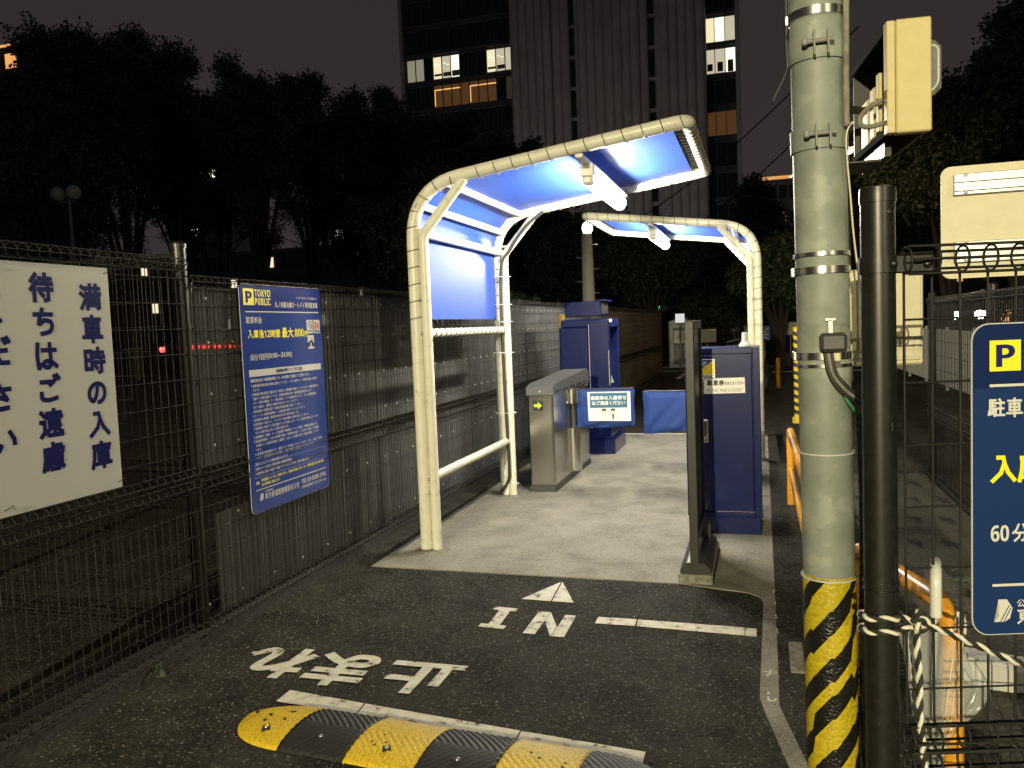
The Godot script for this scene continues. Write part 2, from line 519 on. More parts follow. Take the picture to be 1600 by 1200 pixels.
# Latin text fitted into the box (o = top left, w, h)
func draw_latin(b: MB, s: String, o: Vector2, w: float, h: float, x: Transform3D, bold := true) -> void:
	var a := latin(s, bold)
	var vs: PackedVector3Array = a[0]
	var ids: PackedInt32Array = a[1]
	var lo: Vector2 = a[2]
	var hi: Vector2 = a[3]
	var k := Vector2(w / (hi.x - lo.x), h / (hi.y - lo.y))
	for t in range(0, ids.size(), 3):
		var i := b.v.size()
		for q in 3:
			var p := vs[ids[t + q]]
			b.vert(x * Vector3(o.x + (p.x - lo.x) * k.x, o.y - h + (p.y - lo.y) * k.y, 0.00025), x.basis.z.normalized())
		b.tri(i, i + 1, i + 2)

# mixed text in a line: each CJK sign takes one cell, each Latin sign 0.58 of one; cw = width of a cell
func line(b: MB, s: String, o: Vector2, cw: float, h: float, wgt: float, x: Transform3D, bold := true) -> float:
	var cx := o.x
	var i := 0
	while i < s.length():
		var c := s.unicode_at(i)
		if c == 32:
			cx += cw * 0.4
			i += 1
		elif c < 128:
			var run := ""
			while i < s.length() and s.unicode_at(i) < 128 and s.unicode_at(i) != 32:
				run += s[i]
				i += 1
			var w := cw * 0.56 * run.length()
			draw_latin(b, run, Vector2(cx, o.y - h * 0.06), w * 0.97, h * 0.88, x, bold)
			cx += w
		else:
			draw_glyph(b, s[i], Vector2(cx + cw * 0.04, o.y), cw * 0.88, h, wgt, x)
			cx += cw
			i += 1
	return cx - o.x

func patch(b: MB, x0: float, y0: float, x1: float, y1: float, z: float, x: Transform3D) -> void:
	b.quad(x * Vector3(x0, y0, z), x * Vector3(x1, y0, z), x * Vector3(x1, y1, z), x * Vector3(x0, y1, z), x.basis.z.normalized())

# ---------------------------------------------------------------- the place
func _ready() -> void:
	rng.seed = 7
	set_camera_and_light()
	make_materials()
	build_ground()
	build_towers()
	build_trees()
	build_lane_fence()
	build_shelters()
	build_street_lamps()
	build_machines()
	build_signs()
	build_road_paint()
	build_pole_corner()
	build_background()

func set_camera_and_light() -> void:
	var cam := Camera3D.new()
	cam.position = Vector3(0, 1.49, 0)
	cam.rotation_degrees = Vector3(-3.84, 16.81, -2.27)
	cam.fov = 49.74
	cam.near = 0.05
	cam.far = 900.0
	add_child(cam)
	cam.current = true
	var sm := ProceduralSkyMaterial.new()
	sm.sky_top_color = lin(0.0262, 0.0212, 0.0205)
	sm.sky_horizon_color = lin(0.04, 0.0325, 0.032)
	sm.sky_curve = 0.25
	sm.ground_horizon_color = lin(0.012, 0.011, 0.011)
	sm.ground_bottom_color = lin(0.006, 0.006, 0.006)
	sm.sky_energy_multiplier = 1.0
	var sky := Sky.new()
	sky.sky_material = sm
	var env := Environment.new()
	env.background_mode = Environment.BG_SKY
	env.sky = sky
	env.background_energy_multiplier = 1.0
	env.tonemap_mode = Environment.TONE_MAPPER_LINEAR
	env.tonemap_exposure = 1.0
	env.sdfgi_enabled = true
	env.ssao_enabled = true
	env.ssil_enabled = true
	var we := WorldEnvironment.new()
	we.environment = env
	add_child(we)

func omni(at: Vector3, c: Color, e: float, size: float, parent: Node, reach := 60.0) -> void:
	var l := OmniLight3D.new()
	l.position = at
	l.light_color = c
	l.light_energy = e
	l.light_size = size
	l.omni_range = reach
	l.omni_attenuation = 2.0
	l.shadow_enabled = true
	parent.add_child(l, true)

func make_materials() -> void:
	M.asphalt = tri_mat(grains(lin(0.045, 0.042, 0.0358), lin(0.014, 0.0134, 0.0118), lin(0.19, 0.175, 0.14), 0.085, 1.5, 3, 768, 0.62, 3), 2.3, 0.85, 1.5)
	M.asphalt.metallic_specular = 0.2
	M.concrete = tri_mat(grains(lin(0.275, 0.258, 0.214), lin(0.095, 0.088, 0.07), lin(0.35, 0.33, 0.28), 0.06, 0.9, 16, 1024, 0.42, 2, 110.0), 3.7, 0.88, 0.8)
	M.kerb = nmat([[0.0, 0.1, 0.1, 0.075], [0.5, 0.2, 0.195, 0.155], [1.0, 0.33, 0.32, 0.27]], 0.03, 0.9, 0.9, 0.2, 8, false, 6)
	M.dark_kerb = nmat([[0.0, 0.02, 0.02, 0.018], [1.0, 0.07, 0.065, 0.06]], 0.04, 0.8, 0.9, 0.2, 9)
	M.dirt = nmat([[0.0, 0.02, 0.018, 0.012], [0.6, 0.05, 0.045, 0.03], [1.0, 0.1, 0.09, 0.06]], 0.05, 0.9, 0.95, 0.3, 12)
	M.paint = nmat([[0.0, 0.05, 0.047, 0.04], [0.2, 0.13, 0.12, 0.1], [0.25, 0.5, 0.47, 0.385], [0.55, 0.66, 0.63, 0.525], [1.0, 0.7, 0.67, 0.56]], 0.022, 1.0, 0.75, 0.1, 23, false, 7)
	M.cream_pipe = nmat([[0.0, 0.22, 0.2, 0.14], [0.13, 0.4, 0.38, 0.29], [0.2, 0.7, 0.68, 0.56], [0.45, 0.77, 0.75, 0.63], [1.0, 0.8, 0.78, 0.67]], 0.02, 1.3, 0.36, 0.0, 31, false, 7)
	M.tarp = mat(0.03, 0.085, 0.45, 0.46)
	M.tarp.metallic_specular = 0.35
	M.cord = mat(0.02, 0.02, 0.02, 0.6)
	M.black = mat(0.012, 0.012, 0.013, 0.5)
	M.cable = mat(0.03, 0.03, 0.03, 0.5)
	M.wire = mat(0.007, 0.0067, 0.0058, 0.7)
	M.post = nmat([[0.0, 0.007, 0.0066, 0.0058], [0.6, 0.0125, 0.0118, 0.01], [1.0, 0.02, 0.0185, 0.0155]], 0.03, 0.4, 0.36, 0.0, 41)
	M.navy = nmat([[0.0, 0.003, 0.0085, 0.072], [1.0, 0.005, 0.012, 0.09]], 0.02, 1.2, 0.22, 0.0, 44)
	M.navy_dark = mat(0.006, 0.008, 0.03, 0.5)
	M.steel = nmat([[0.0, 0.42, 0.41, 0.39], [1.0, 0.5, 0.49, 0.465]], 0.006, 1.2, 0.22, 0.0, 46, false, 3, 1.0)
	M.bright_steel = mat(0.68, 0.67, 0.63, 0.22, 1.0)
	M.alu = mat(0.7, 0.7, 0.68, 0.35, 1.0)
	M.dark_plastic = mat(0.05, 0.05, 0.052, 0.5)
	M.grey_cap = mat(0.09, 0.092, 0.1, 0.45)
	M.flap = mat(0.012, 0.045, 0.22, 0.75)
	M.white = mat(0.78, 0.78, 0.76, 0.5)
	M.paper = mat(0.82, 0.82, 0.78, 0.6)
	M.teal = mat(0.035, 0.14, 0.24, 0.6)
	M.sign_blue = mat(0.009, 0.025, 0.2, 0.2)
	M.sign_blue_body = mat(0.016, 0.045, 0.25, 0.2)
	M.sign_navy = mat(0.006, 0.018, 0.085, 0.2)
	M.sign_navy_body = mat(0.011, 0.032, 0.12, 0.2)
	M.matte_dark = mat(0.02, 0.016, 0.014, 0.9)
	M.matte_dark.metallic_specular = 0.1
	M.sign_yellow = mat(0.82, 0.72, 0.02, 0.4)
	M.sign_white = mat(0.58, 0.575, 0.545, 0.25)
	M.letter_navy = mat(0.014, 0.017, 0.12, 0.2)
	M.letter_black = mat(0.02, 0.02, 0.02, 0.5)
	M.yellow = nmat([[0.0, 0.16, 0.1, 0.012], [0.26, 0.42, 0.27, 0.015], [0.4, 0.68, 0.46, 0.02], [1.0, 0.8, 0.57, 0.03]], 0.07, 0.5, 0.55, 0.1, 51, false, 6)
	M.sleeve_yellow = nmat([[0.0, 0.26, 0.18, 0.008], [0.3, 0.4, 0.3, 0.012], [0.5, 0.47, 0.365, 0.016], [1.0, 0.52, 0.41, 0.02]], 0.04, 0.3, 0.38, 0.5, 81, false, 6)
	M.sleeve_black = nmat([[0.0, 0.006, 0.006, 0.006], [0.8, 0.014, 0.013, 0.011], [1.0, 0.1, 0.09, 0.05]], 0.05, 0.3, 0.3, 0.5, 82, false, 5)
	M.rubber = nmat([[0.0, 0.01, 0.01, 0.011], [1.0, 0.03, 0.03, 0.033]], 0.05, 0.4, 0.6, 0.2, 52)
	M.orange = nmat([[0.0, 0.22, 0.09, 0.012], [0.28, 0.62, 0.27, 0.025], [1.0, 0.75, 0.36, 0.035]], 0.03, 0.5, 0.32, 0.0, 53, false, 5)
	M.brown = mat(0.02, 0.017, 0.0145, 0.45)
	M.brown_light = mat(0.05, 0.044, 0.037, 0.45)
	M.pole = nmat([[0.0, 0.14, 0.158, 0.135], [0.28, 0.188, 0.21, 0.182], [0.5, 0.212, 0.236, 0.205], [0.64, 0.222, 0.246, 0.214], [0.652, 0.275, 0.295, 0.252], [1.0, 0.295, 0.312, 0.265]], 0.011, 0.8, 0.55, 0.0, 67, false, 5)
	M.box_cream = nmat([[0.0, 0.5, 0.42, 0.2], [1.0, 0.56, 0.475, 0.235]], 0.02, 0.6, 0.5, 0.0, 62)
	M.plate_cream = nmat([[0.0, 0.52, 0.475, 0.33], [1.0, 0.58, 0.535, 0.38]], 0.02, 0.6, 0.5, 0.0, 63)
	M.red_dark = mat(0.06, 0.012, 0.01, 0.5)
	M.gold = mat(0.35, 0.24, 0.06, 0.5)
	M.green_wire = mat(0.02, 0.14, 0.05, 0.5)
	M.grey = mat(0.2, 0.2, 0.195, 0.6)
	M.light_grey = mat(0.5, 0.5, 0.48, 0.55)
	M.dark = mat(0.02, 0.02, 0.022, 0.5)
	M.bark = nmat([[0.0, 0.02, 0.018, 0.014], [1.0, 0.055, 0.05, 0.04]], 0.05, 0.6, 0.9, 0.3, 71)
	M.tower = nmat([[0.0, 0.28, 0.27, 0.26], [0.5, 0.36, 0.35, 0.335], [1.0, 0.43, 0.42, 0.4]], 0.01, 24.0, 0.9, 0.0, 72, false, 6)
	M.tower_frame = mat(0.11, 0.11, 0.115, 0.6)
	M.tower_glass = mat(0.012, 0.014, 0.016, 0.12)
	M.tower_slab = mat(0.07, 0.07, 0.072, 0.6)
	M.clear_plastic = clear(mat(0.7, 0.72, 0.7, 0.12), 0.2)
	M.glass = clear(mat(0.75, 0.78, 0.76, 0.05), 0.22)
	M.tube = glow(1.0, 0.97, 0.9, 9.0)
	M.sheets = []
	for k in 4:
		var g: float = [0.17, 0.215, 0.135, 0.19][k]
		M.sheets.append(clear(mat(g * 0.97, g, g * 1.03, 0.13), [0.8, 0.72, 0.84, 0.76][k]))
	M.sheets_warm_lit = []  # same sheets at the far end, warm lamplight put into their colour
	for k in 3:
		var g: float = [0.5, 0.56, 0.44][k]
		M.sheets_warm_lit.append(clear(mat(g, g * 0.7, g * 0.4, 0.3), 0.86))

func build_ground() -> void:
	var b := MB.new()
	b.quad(Vector3(-400, 0, 60), Vector3(400, 0, 60), Vector3(400, 0, -500), Vector3(-400, 0, -500), Vector3.UP)
	struct("ground", b, M.asphalt, "dark asphalt ground of the entrance lane and parking area")
	# concrete apron of the entrance, with the strip that runs on beside the asphalt
	var poly := PackedVector2Array([Vector2(-2.42, 4.73), Vector2(-0.46, 4.69), Vector2(-0.09, 4.59), Vector2(-0.03, 4.53), Vector2(-0.012, 4.44), Vector2(-0.03, 3.3), Vector2(-0.015, 3.2), Vector2(0.07, 2.76), Vector2(0.2, 2.1), Vector2(0.27, 2.1), Vector2(0.13, 2.78), Vector2(0.042, 3.24), Vector2(0.045, 3.6), Vector2(0.06, 11.05), Vector2(-2.48, 11.05)])
	b = MB.new()
	b.prism(poly, 0.05, Transform3D(Basis(Vector3.RIGHT, Vector3.FORWARD, Vector3.UP), Vector3(0, -0.019, 0)))
	struct("concrete_apron", b, M.concrete, "stained pale concrete floor under the two shelters")
	# low dark kerb under the fence
	b = MB.new()
	b.box(Vector3(-2.71, 0.02, -12.4), Vector3(0.17, 0.1, 22.4), 0.012)
	struct("fence_kerb", b, M.dark_kerb)
	# trodden verge behind the right-hand fence and the walkway slabs
	b = MB.new()
	b.grid(30, 40, func(i: int, j: int): return Vector3(0.62 + i * 0.055, 0.012 + 0.012 * sin(i * 1.7 + j * 0.6) + 0.01 * sin(j * 1.3), -2.6 - j * 0.14))
	struct("verge", b, M.dirt, "bare earth verge beside the dark mesh fence")
	b = MB.new()
	b.box(Vector3(0.125, -0.012, -3.74), Vector3(0.06, 0.04, 0.34), 0.004)
	struct("drain_cover", b, M.kerb)
	b = MB.new()
	b.box(Vector3(-1.9, -0.02, -11.12), Vector3(1.9, 0.05, 0.09), 0.0)
	b.box(Vector3(-3.2, -0.02, -25.5), Vector3(3.4, 0.05, 0.12), 0.0)
	b.box(Vector3(-2.2, -0.02, -27.5), Vector3(4.0, 0.05, 0.12), 0.0)
	b.box(Vector3(1.2, -0.02, -27.0), Vector3(4.4, 0.05, 0.12), 0.0)
	b.box(Vector3(1.2, -0.02, -24.0), Vector3(4.4, 0.05, 0.12), 0.0)
	b.box(Vector3(-2.1, -0.02, -23.6), Vector3(0.12, 0.05, 3.0), 0.0)
	struct("lane_lines", b, M.paint)

# ---------------------------------------------------------------- office tower far behind
func build_towers() -> void:
	var t := thing("office_building", "tall office tower with fluted concrete core between dark glass wings", "building", Vector3(-18, 0, -112))
	var z0 := 2.0
	# fluted core: ribs with two dark window slots
	var core := MB.new()
	core.box(Vector3(-1.0, 36, -6), Vector3(25.8, 72, 14.0), 0.0)
	obj("concrete_core", core, M.tower, t)
	var rib := MB.new()
	rib.lathe([Vector2(0.64, 0), Vector2(0.64, 72)], 14, Transform3D(), true)
	var rib_mesh := rib.mesh()
	var x := -13.3
	var k := 0
	while x < 11.9:
		if not ((x > -5.9 and x < -4.9) or (x > 4.6 and x < 5.6)):
			put_mesh("rib", rib_mesh, M.tower, t, tx(Vector3(x, 0, z0 - 1.2 + (0.35 if (k % 7) > 3 else 0.0))))
			k += 1
		x += 1.14 if (k % 5) else 1.32
	for sx in [-5.4, 5.1]:
		for f in 17:
			var w := MB.new()
			w.box(Vector3(sx, 3.0 + f * 4.0, z0 - 0.9), Vector3(0.8, 3.4, 0.3), 0.0)
			obj("slot_window", w, M.tower_glass, t)
	# left wing and right wing: slabs, mullions and panes
	M.win_lit = [glow(1.0, 0.86, 0.55, 0.95), glow(1.0, 0.9, 0.64, 0.55), glow(0.75, 0.72, 0.52, 0.32), glow(1.0, 0.93, 0.72, 1.35)]
	M.win_dim = glow(0.16, 0.14, 0.1, 0.16)
	M.strip_amber = glow(1.0, 0.5, 0.16, 1.3)
	M.room_amber = glow(0.5, 0.22, 0.07, 0.14)
	var wing := MB.new()
	wing.box(Vector3(-22.2, 36, -8), Vector3(16.2, 72, 12), 0.0)
	wing.box(Vector3(13.6, 36, -8), Vector3(3.8, 72, 12), 0.0)
	obj("wing_body", wing, M.tower_frame, t)
	var pane := BoxMesh.new()
	pane.size = Vector3(1.3, 3.0, 0.08)
	var mull := BoxMesh.new()
	mull.size = Vector3(0.09, 4.0, 0.22)
	var floors := 13
	for f in range(2, floors):
		var y := 1.2 + f * 4.0
		var s := MB.new()
		s.box(Vector3(-22.2, y, -1.9), Vector3(16.3, 0.35, 0.5), 0.0)
		obj("floor_edge", s, M.tower_slab, t)
		s = MB.new()
		s.box(Vector3(13.6, y, -1.9), Vector3(3.9, 0.35, 0.5), 0.0)
		obj("floor_edge", s, M.tower_slab, t)
		for c in 12:
			var px := -29.7 + c * 1.35
			var m: Material = M.tower_glass
			if f == 9:
				if c in [0, 1]: m = M.win_lit[2]
				elif c in [3, 4, 5]: m = M.win_lit[[0, 1, 3][c - 3]]
				elif c in [9, 10, 11]: m = M.win_lit[[0, 1, 1][c - 9]]
			if f == 8 and c in [3, 4, 5, 6, 7, 8, 9]: m = M.room_amber
			if f == 8 and c == 11: m = M.win_dim
			put_mesh("window", pane, m, t, tx(Vector3(px, y + 1.95, -1.98)))
			if f == 8 and c in [3, 4, 5, 7, 8, 9]:
				var q := MB.new()
				q.box(Vector3(px, y + 2.85, -1.9), Vector3(1.3, 0.12, 0.06), 0.0)
				if c == 3 or c == 7: q.box(Vector3(px - 0.6, y + 1.7, -1.9), Vector3(0.12, 2.2, 0.06), 0.0)
				obj("neon_strip", q, M.strip_amber, t)
			if f == 9 and (c in [3, 4, 5, 9, 10]):
				var q := MB.new()
				for r in 2:
					q.box(Vector3(px - 0.3 + r * 0.5, y + 2.5 - r * 0.22, -1.9), Vector3(0.34, 0.1, 0.06), 0.0)
				obj("ceiling_lamp", q, M.win_lit[3], t)
				q = MB.new()
				q.box(Vector3(px, y + 0.95, -1.9), Vector3(1.1, 0.3 + 0.25 * float(c % 3), 0.05), 0.0)
				obj("desk_partition", q, M.grey, t)
		for c in 13: put_mesh("mullion", mull, M.tower_slab, t, tx(Vector3(-30.38 + c * 1.35, y + 2.0, -1.8)))
		for c in 3:
			var px := 12.3 + c * 1.3
			var m: Material = M.tower_glass
			if f == 9 and c < 3: m = M.win_lit[[0, 3, 1][c]]
			if f == 8 and c < 3: m = M.win_lit[[1, 1, 3][c]]
			if f == 6: m = M.room_amber
			put_mesh("window", pane, m, t, tx(Vector3(px, y + 1.95, -1.98)))
			if f == 8:
				var q := MB.new()
				q.box(Vector3(px, y + 1.2, -1.9), Vector3(0.7, 0.9 + 0.3 * c, 0.05), 0.0)
				obj("desk_partition", q, M.tower_slab, t)
		for c in 4: put_mesh("mullion", mull, M.tower_slab, t, tx(Vector3(11.65 + c * 1.3, y + 2.0, -1.8)))
	var fin := MB.new()
	fin.box(Vector3(-31.2, 36, -3.0), Vector3(0.4, 72, 2.6), 0.0)
	obj("edge_fin", fin, M.tower, t)
	fin = MB.new()
	fin.box(Vector3(15.8, 36, -3.0), Vector3(0.5, 72, 3.0), 0.0)
	obj("edge_fin", fin, M.tower, t)
	# far lit blocks that show through the trees
	far_block("far_block", "distant apartment block with a column of lit windows seen through the trees", Vector3(-66, 0, -92), 9.0, 26.0, 6, 15, [[1, 9], [1, 10], [2, 10], [0, 12], [1, 12], [2, 12], [4, 12], [2, 8], [3, 6], [0, 6], [1, 7]], 1.0)
	far_block("far_block", "distant block with orange glowing top floor behind the leftmost tree", Vector3(-101, 0, -95), 12.0, 42.0, 4, 11, [[0, 10], [1, 10], [2, 10], [3, 10], [2, 9], [1, 9]], 0.6, true)
	far_block("far_block", "distant narrow block with two columns of small lit windows beside the bare branches", Vector3(-47.6, 0, -96), 5.0, 19.0, 2, 9, [[0, 1], [0, 2], [0, 3], [0, 4], [0, 5], [0, 6], [1, 2], [1, 3], [1, 4], [1, 5]], 0.7)
	far_block("far_block", "distant low block with amber roof strip beyond the second shelter", Vector3(1.4, 0, -95), 5.0, 15.6, 5, 6, [[3, 4], [4, 3]], 0.5, true)
	far_block("far_block", "long dark office block closing the view behind the left trees", Vector3(-60, 0, -78), 44.0, 10.0, 40, 5, [[5, 2], [6, 2], [9, 4], [12, 3], [12, 1], [17, 4], [18, 2], [22, 3], [26, 1], [27, 3], [31, 4], [33, 2], [36, 1]], 0.45)
	far_block("far_block", "long dark block closing the view behind the shelters", Vector3(-15, 0, -76), 44.0, 8.5, 22, 3, [], 0.2)
	far_block("far_block", "warm lit low building beyond the street fence", Vector3(16.5, 0, -60), 12.0, 7.5, 8, 3, [[0, 1], [2, 0], [3, 0], [4, 0], [5, 0], [6, 1]], 0.6, true)
	far_block("far_block", "dark apartment block behind the right trees", Vector3(26, 0, -90), 40.0, 14.0, 14, 5, [[2, 2], [5, 3]], 0.3)

func far_block(called: String, label: String, at: Vector3, w: float, h: float, nx: int, ny: int, lit: Array, e: float, amber := false) -> void:
	var t := thing(called, label, "building", at)
	var b := MB.new()
	b.box(Vector3(0, h / 2, 0), Vector3(w, h, 8), 0.0)
	obj("wall", b, M.tower_slab, t)
	b = MB.new()
	b.box(Vector3(0, h + 0.2, 0), Vector3(w + 0.4, 0.4, 8.4), 0.0)
	obj("roof_edge", b, M.tower_frame, t)
	var on := glow(1.0, 0.88, 0.62, e * 2.2)
	if amber: on = glow(1.0, 0.45, 0.14, e * 1.6)
	for j in ny:
		for i in nx:
			b = MB.new()
			b.box(Vector3(-w / 2 + (i + 0.5) * w / nx, (j + 0.55) * h / ny, 4.02), Vector3(w / nx * 0.62, h / ny * 0.5, 0.1), 0.0)
			obj("window", b, on if [i, j] in lit else M.tower_glass, t)
	if amber:
		b = MB.new()
		b.box(Vector3(0, h + 0.25, 4.3), Vector3(w * 0.8, 0.3, 0.12), 0.0)
		obj("roof_light_strip", b, on, t)

# ---------------------------------------------------------------- trees
func leaf_clump(seed_: int, n: int, spread: float, size: float) -> ArrayMesh:
	var r := RandomNumberGenerator.new()
	r.seed = seed_
	var b := MB.new()
	for k in n:
		var p := Vector3(r.randfn(), r.randfn() * 0.8, r.randfn()).normalized() * sqrt(r.randf()) * spread
		var d := Vector3(r.randfn(), r.randfn() - 0.4, r.randfn()).normalized()
		var s := d.cross(Vector3(r.randfn(), r.randfn(), r.randfn())).normalized()
		var l := size * r.randf_range(0.6, 1.3)
		var nn := d.cross(s).normalized()
		var w := l * 0.28
		var i := b.v.size()
		b.vert(p, nn); b.vert(p + d * l * 0.45 + s * w, nn); b.vert(p + d * l, nn); b.vert(p + d * l * 0.45 - s * w, nn)
		b.tri(i, i + 1, i + 2); b.tri(i, i + 2, i + 3)
	return b.mesh()

func tree(called: String, label: String, at: Vector3, h: float, rad: float, n: int, seed_: int, leaf: Material, bare := 0.25, group := "trees beyond the fence") -> void:
	var r := RandomNumberGenerator.new()
	r.seed = seed_
	var t := thing(called, label, "tree", at, 0.0, group)
	# trunk and limbs
	var tr := MB.new()
	var fork := h * bare
	tr.tube(smooth_line([Vector3(0, -0.1, 0), Vector3(r.randf_range(-0.15, 0.15), fork * 0.6, 0.1), Vector3(0, fork, 0)], 4), [0.3, 0.26, 0.24, 0.22, 0.21, 0.2, 0.19, 0.18, 0.17].slice(0, 9), 9)
	var lobes := []
	var limbs := MB.new()
	for k in 9:
		var a := TAU * (k / 9.0) + r.randf_range(-0.4, 0.4)
		var out := rad * r.randf_range(0.25, 0.75)
		var top := h * r.randf_range(0.58, 0.9)
		if k == 0:
			out = rad * 0.1
			top = h * 0.93
		var e := Vector3(cos(a) * out, top, sin(a) * out)
		var m := Vector3(cos(a) * out * 0.45, lerpf(fork, top, 0.55), sin(a) * out * 0.45)
		limbs.tube(smooth_line([Vector3(0, fork * 0.92, 0), m, e], 4), [0.12, 0.11, 0.1, 0.085, 0.07, 0.06, 0.05, 0.04, 0.02], 6)
		for q in 3:
			var s := m.lerp(e, r.randf_range(0.0, 0.8))
			var e2 := s + Vector3(r.randfn() * rad * 0.3, r.randf_range(0.1, 0.25) * h, r.randfn() * rad * 0.3)
			limbs.tube([s, s.lerp(e2, 0.5) + Vector3(0, 0.2, 0), e2], [0.045, 0.035, 0.012], 5)
			lobes.append([e2, rad * r.randf_range(0.2, 0.36)])
		lobes.append([e, rad * r.randf_range(0.26, 0.44)])
	obj("trunk", tr, M.bark, t)
	obj("limbs", limbs, M.bark, t)
	var mm := MultiMesh.new()
	mm.transform_format = MultiMesh.TRANSFORM_3D
	mm.mesh = M.clumps[seed_ % 3]
	mm.instance_count = n
	for k in n:
		var l: Array = lobes[r.randi() % lobes.size()]
		var d := Vector3(r.randfn(), r.randfn() * 0.8, r.randfn()).normalized() * pow(r.randf(), 0.5)
		var p: Vector3 = l[0] + d * l[1]
		p.y = minf(p.y, h * (1.0 + 0.02 * r.randfn()))
		var s := r.randf_range(0.7, 1.5)
		mm.set_instance_transform(k, Transform3D(Basis.from_euler(Vector3(r.randf() * TAU, r.randf() * TAU, r.randf() * TAU)).scaled(Vector3.ONE * s), p))
	var mi := MultiMeshInstance3D.new()
	mi.name = "crown"
	mi.multimesh = mm
	mi.material_override = leaf
	mi.set_meta("kind", "stuff")
	t.add_child(mi)

func build_trees() -> void:
	M.clumps = [leaf_clump(1, 30, 0.3, 0.13), leaf_clump(2, 28, 0.32, 0.14), leaf_clump(3, 32, 0.28, 0.12)]
	M.leaf = mat(0.055, 0.077, 0.038, 0.6)
	var far := "tree"
	for a in [
		["dark broad tree whose round crown stands tallest at the lot's corner", -25.9, -26.0, 13.2, 3.7, 2600, 11, 1, 0.2],
		["dark tree with twin rounded crown tops beside the tallest tree", -25.3, -29.0, 14.0, 3.4, 2400, 12, 1, 0.22],
		["dark tree filling the dip between two taller crowns", -25.7, -33.0, 13.7, 3.0, 2000, 13, 1, 0.25],
		["dark tree with flat topped crown in front of the distant lit windows", -19.6, -30.0, 12.3, 2.6, 2200, 14, 1, 0.3],
		["slender dark tree standing low beside the flat topped tree", -20.6, -36.0, 12.3, 3.2, 1700, 15, 0, 0.25],
		["dark tree reaching up to the edge of the glass wing", -17.4, -38.0, 13.6, 2.5, 1700, 16, 0, 0.25],
		["leafy tree covering the foot of the glass wing", -14.3, -40.0, 12.3, 2.8, 1700, 17, 0, 0.2],
		["tree with long bare branches rising beside the first shelter", -10.2, -26.0, 6.6, 2.2, 900, 18, 0, 0.25],
		["leafy tree at the left foot of the fluted concrete core", -10.7, -36.0, 9.5, 2.2, 1500, 19, 0, 0.2],
		["leafy tree below the fluted concrete core behind the lamp post", -7.1, -34.0, 5.8, 2.5, 1500, 20, 0, 0.15],
		["dark tree hanging over the far end of the fence", -4.0, -32.0, 5.2, 2.1, 1500, 21, 0, 0.15],
		["black tree with a pointed top below the amber roof strip", 0.1, -45.0, 8.4, 1.6, 1500, 22, 1, 0.1],
		["green tree right behind the second shelter's post", 0.55, -26.0, 3.7, 1.2, 1500, 23, 2, 0.1],
		["low tree between the service hut and the second shelter", -1.3, -40.0, 4.2, 1.7, 1300, 24, 0, 0.15],
		["green tree rising behind the floodlight's pole", 3.8, -30.0, 7.3, 1.7, 1600, 25, 0, 0.15],
		["tall green tree right behind the cream floodlight box", 4.7, -24.0, 7.4, 1.6, 2000, 26, 2, 0.15],
		["tallest green tree to the right of the floodlight box", 6.3, -24.0, 8.5, 1.8, 2200, 27, 2, 0.15],
		["dark tree low behind the floodlight box and fence", 5.3, -34.0, 6.3, 2.2, 1700, 28, 1, 0.12],
		["broad black tree in the row behind the flat topped tree", -28.8, -40.0, 13.0, 4.4, 1100, 29, 1, 0.06],
		["broad black tree in the row behind the tallest tree", -37.0, -38.0, 13.0, 5.2, 1100, 30, 1, 0.06],
		["broad black tree in the row behind the bare branches", -22.5, -45.0, 10.6, 4.6, 1100, 31, 1, 0.06],
		["broad black tree in the row below the concrete core", -12.0, -48.0, 8.0, 3.8, 1700, 32, 1, 0.06],
	]:
		tree(far, a[0], Vector3(a[1], 0, a[2]), a[3], a[4], a[5], a[6], M.leaf, a[8])
	# clipped shrubs under the trees along the far side
	for a in [["round dark shrub at the foot of the bare branched tree", -8.0, -25.0, 2.3, 1.6, 41], ["round dark shrub behind the gate machine's fence", -11.5, -24.0, 2.2, 1.7, 42], ["round dark shrub behind the orange bollard", 1.6, -33.0, 2.6, 1.8, 43], ["round dark shrub between the service hut and the motorcycles", -1.2, -36.0, 2.4, 1.8, 44], ["dark hedge shrub beyond the striped guard post", 3.2, -34.0, 2.4, 2.0, 45], ["leafy shrub beyond the pale bar fence", 9.2, -32.0, 3.2, 1.5, 46]]:
		tree("shrub", a[0], Vector3(a[1], 0, a[2]), a[3], a[4], 900, a[5], M.leaf, 0.1, "shrubs under the trees")

# ---------------------------------------------------------------- fences
# welded mesh panel in local x (along), y (up); its top and bottom edges are rolled into a round bead
func wire_panel(w: float, h: float, pitch := 0.05, rows := 0.12, wr := 0.0024, segs := 10, rr := 0.028) -> ArrayMesh:
	var b := MB.new()
	var n := int(w / pitch)
	for i in n + 1:
		var x := i * w / n
		b.tube([Vector3(x, rr * 2 - 0.004, 0), Vector3(x, h - rr * 2 + 0.004, 0)], wr, 4, false)
		for c in [Vector3(x, h - rr, rr * 0.4), Vector3(x, rr, rr * 0.4)]:
			var l := []
			for k in segs:
				var a := TAU * k / segs
				l.append(c + Vector3(0, cos(a) * rr, sin(a) * rr))
			b.tube(l, wr, 4, false, true)
	var y := rr * 2 + rows * 0.6
	while y < h - rr * 2 - 0.02:
		b.tube([Vector3(0, y, wr * 1.8), Vector3(w, y, wr * 1.8)], wr * 0.8, 4)
		y += rows
	for cy in [h - rr, rr]:
		for k in 5:
			var a := TAU * (k + 0.25) / 5
			b.tube([Vector3(0, cy + cos(a) * (rr + wr), rr * 0.4 + sin(a) * (rr + wr)), Vector3(w, cy + cos(a) * (rr + wr), rr * 0.4 + sin(a) * (rr + wr))], wr, 4)
	return b.mesh()

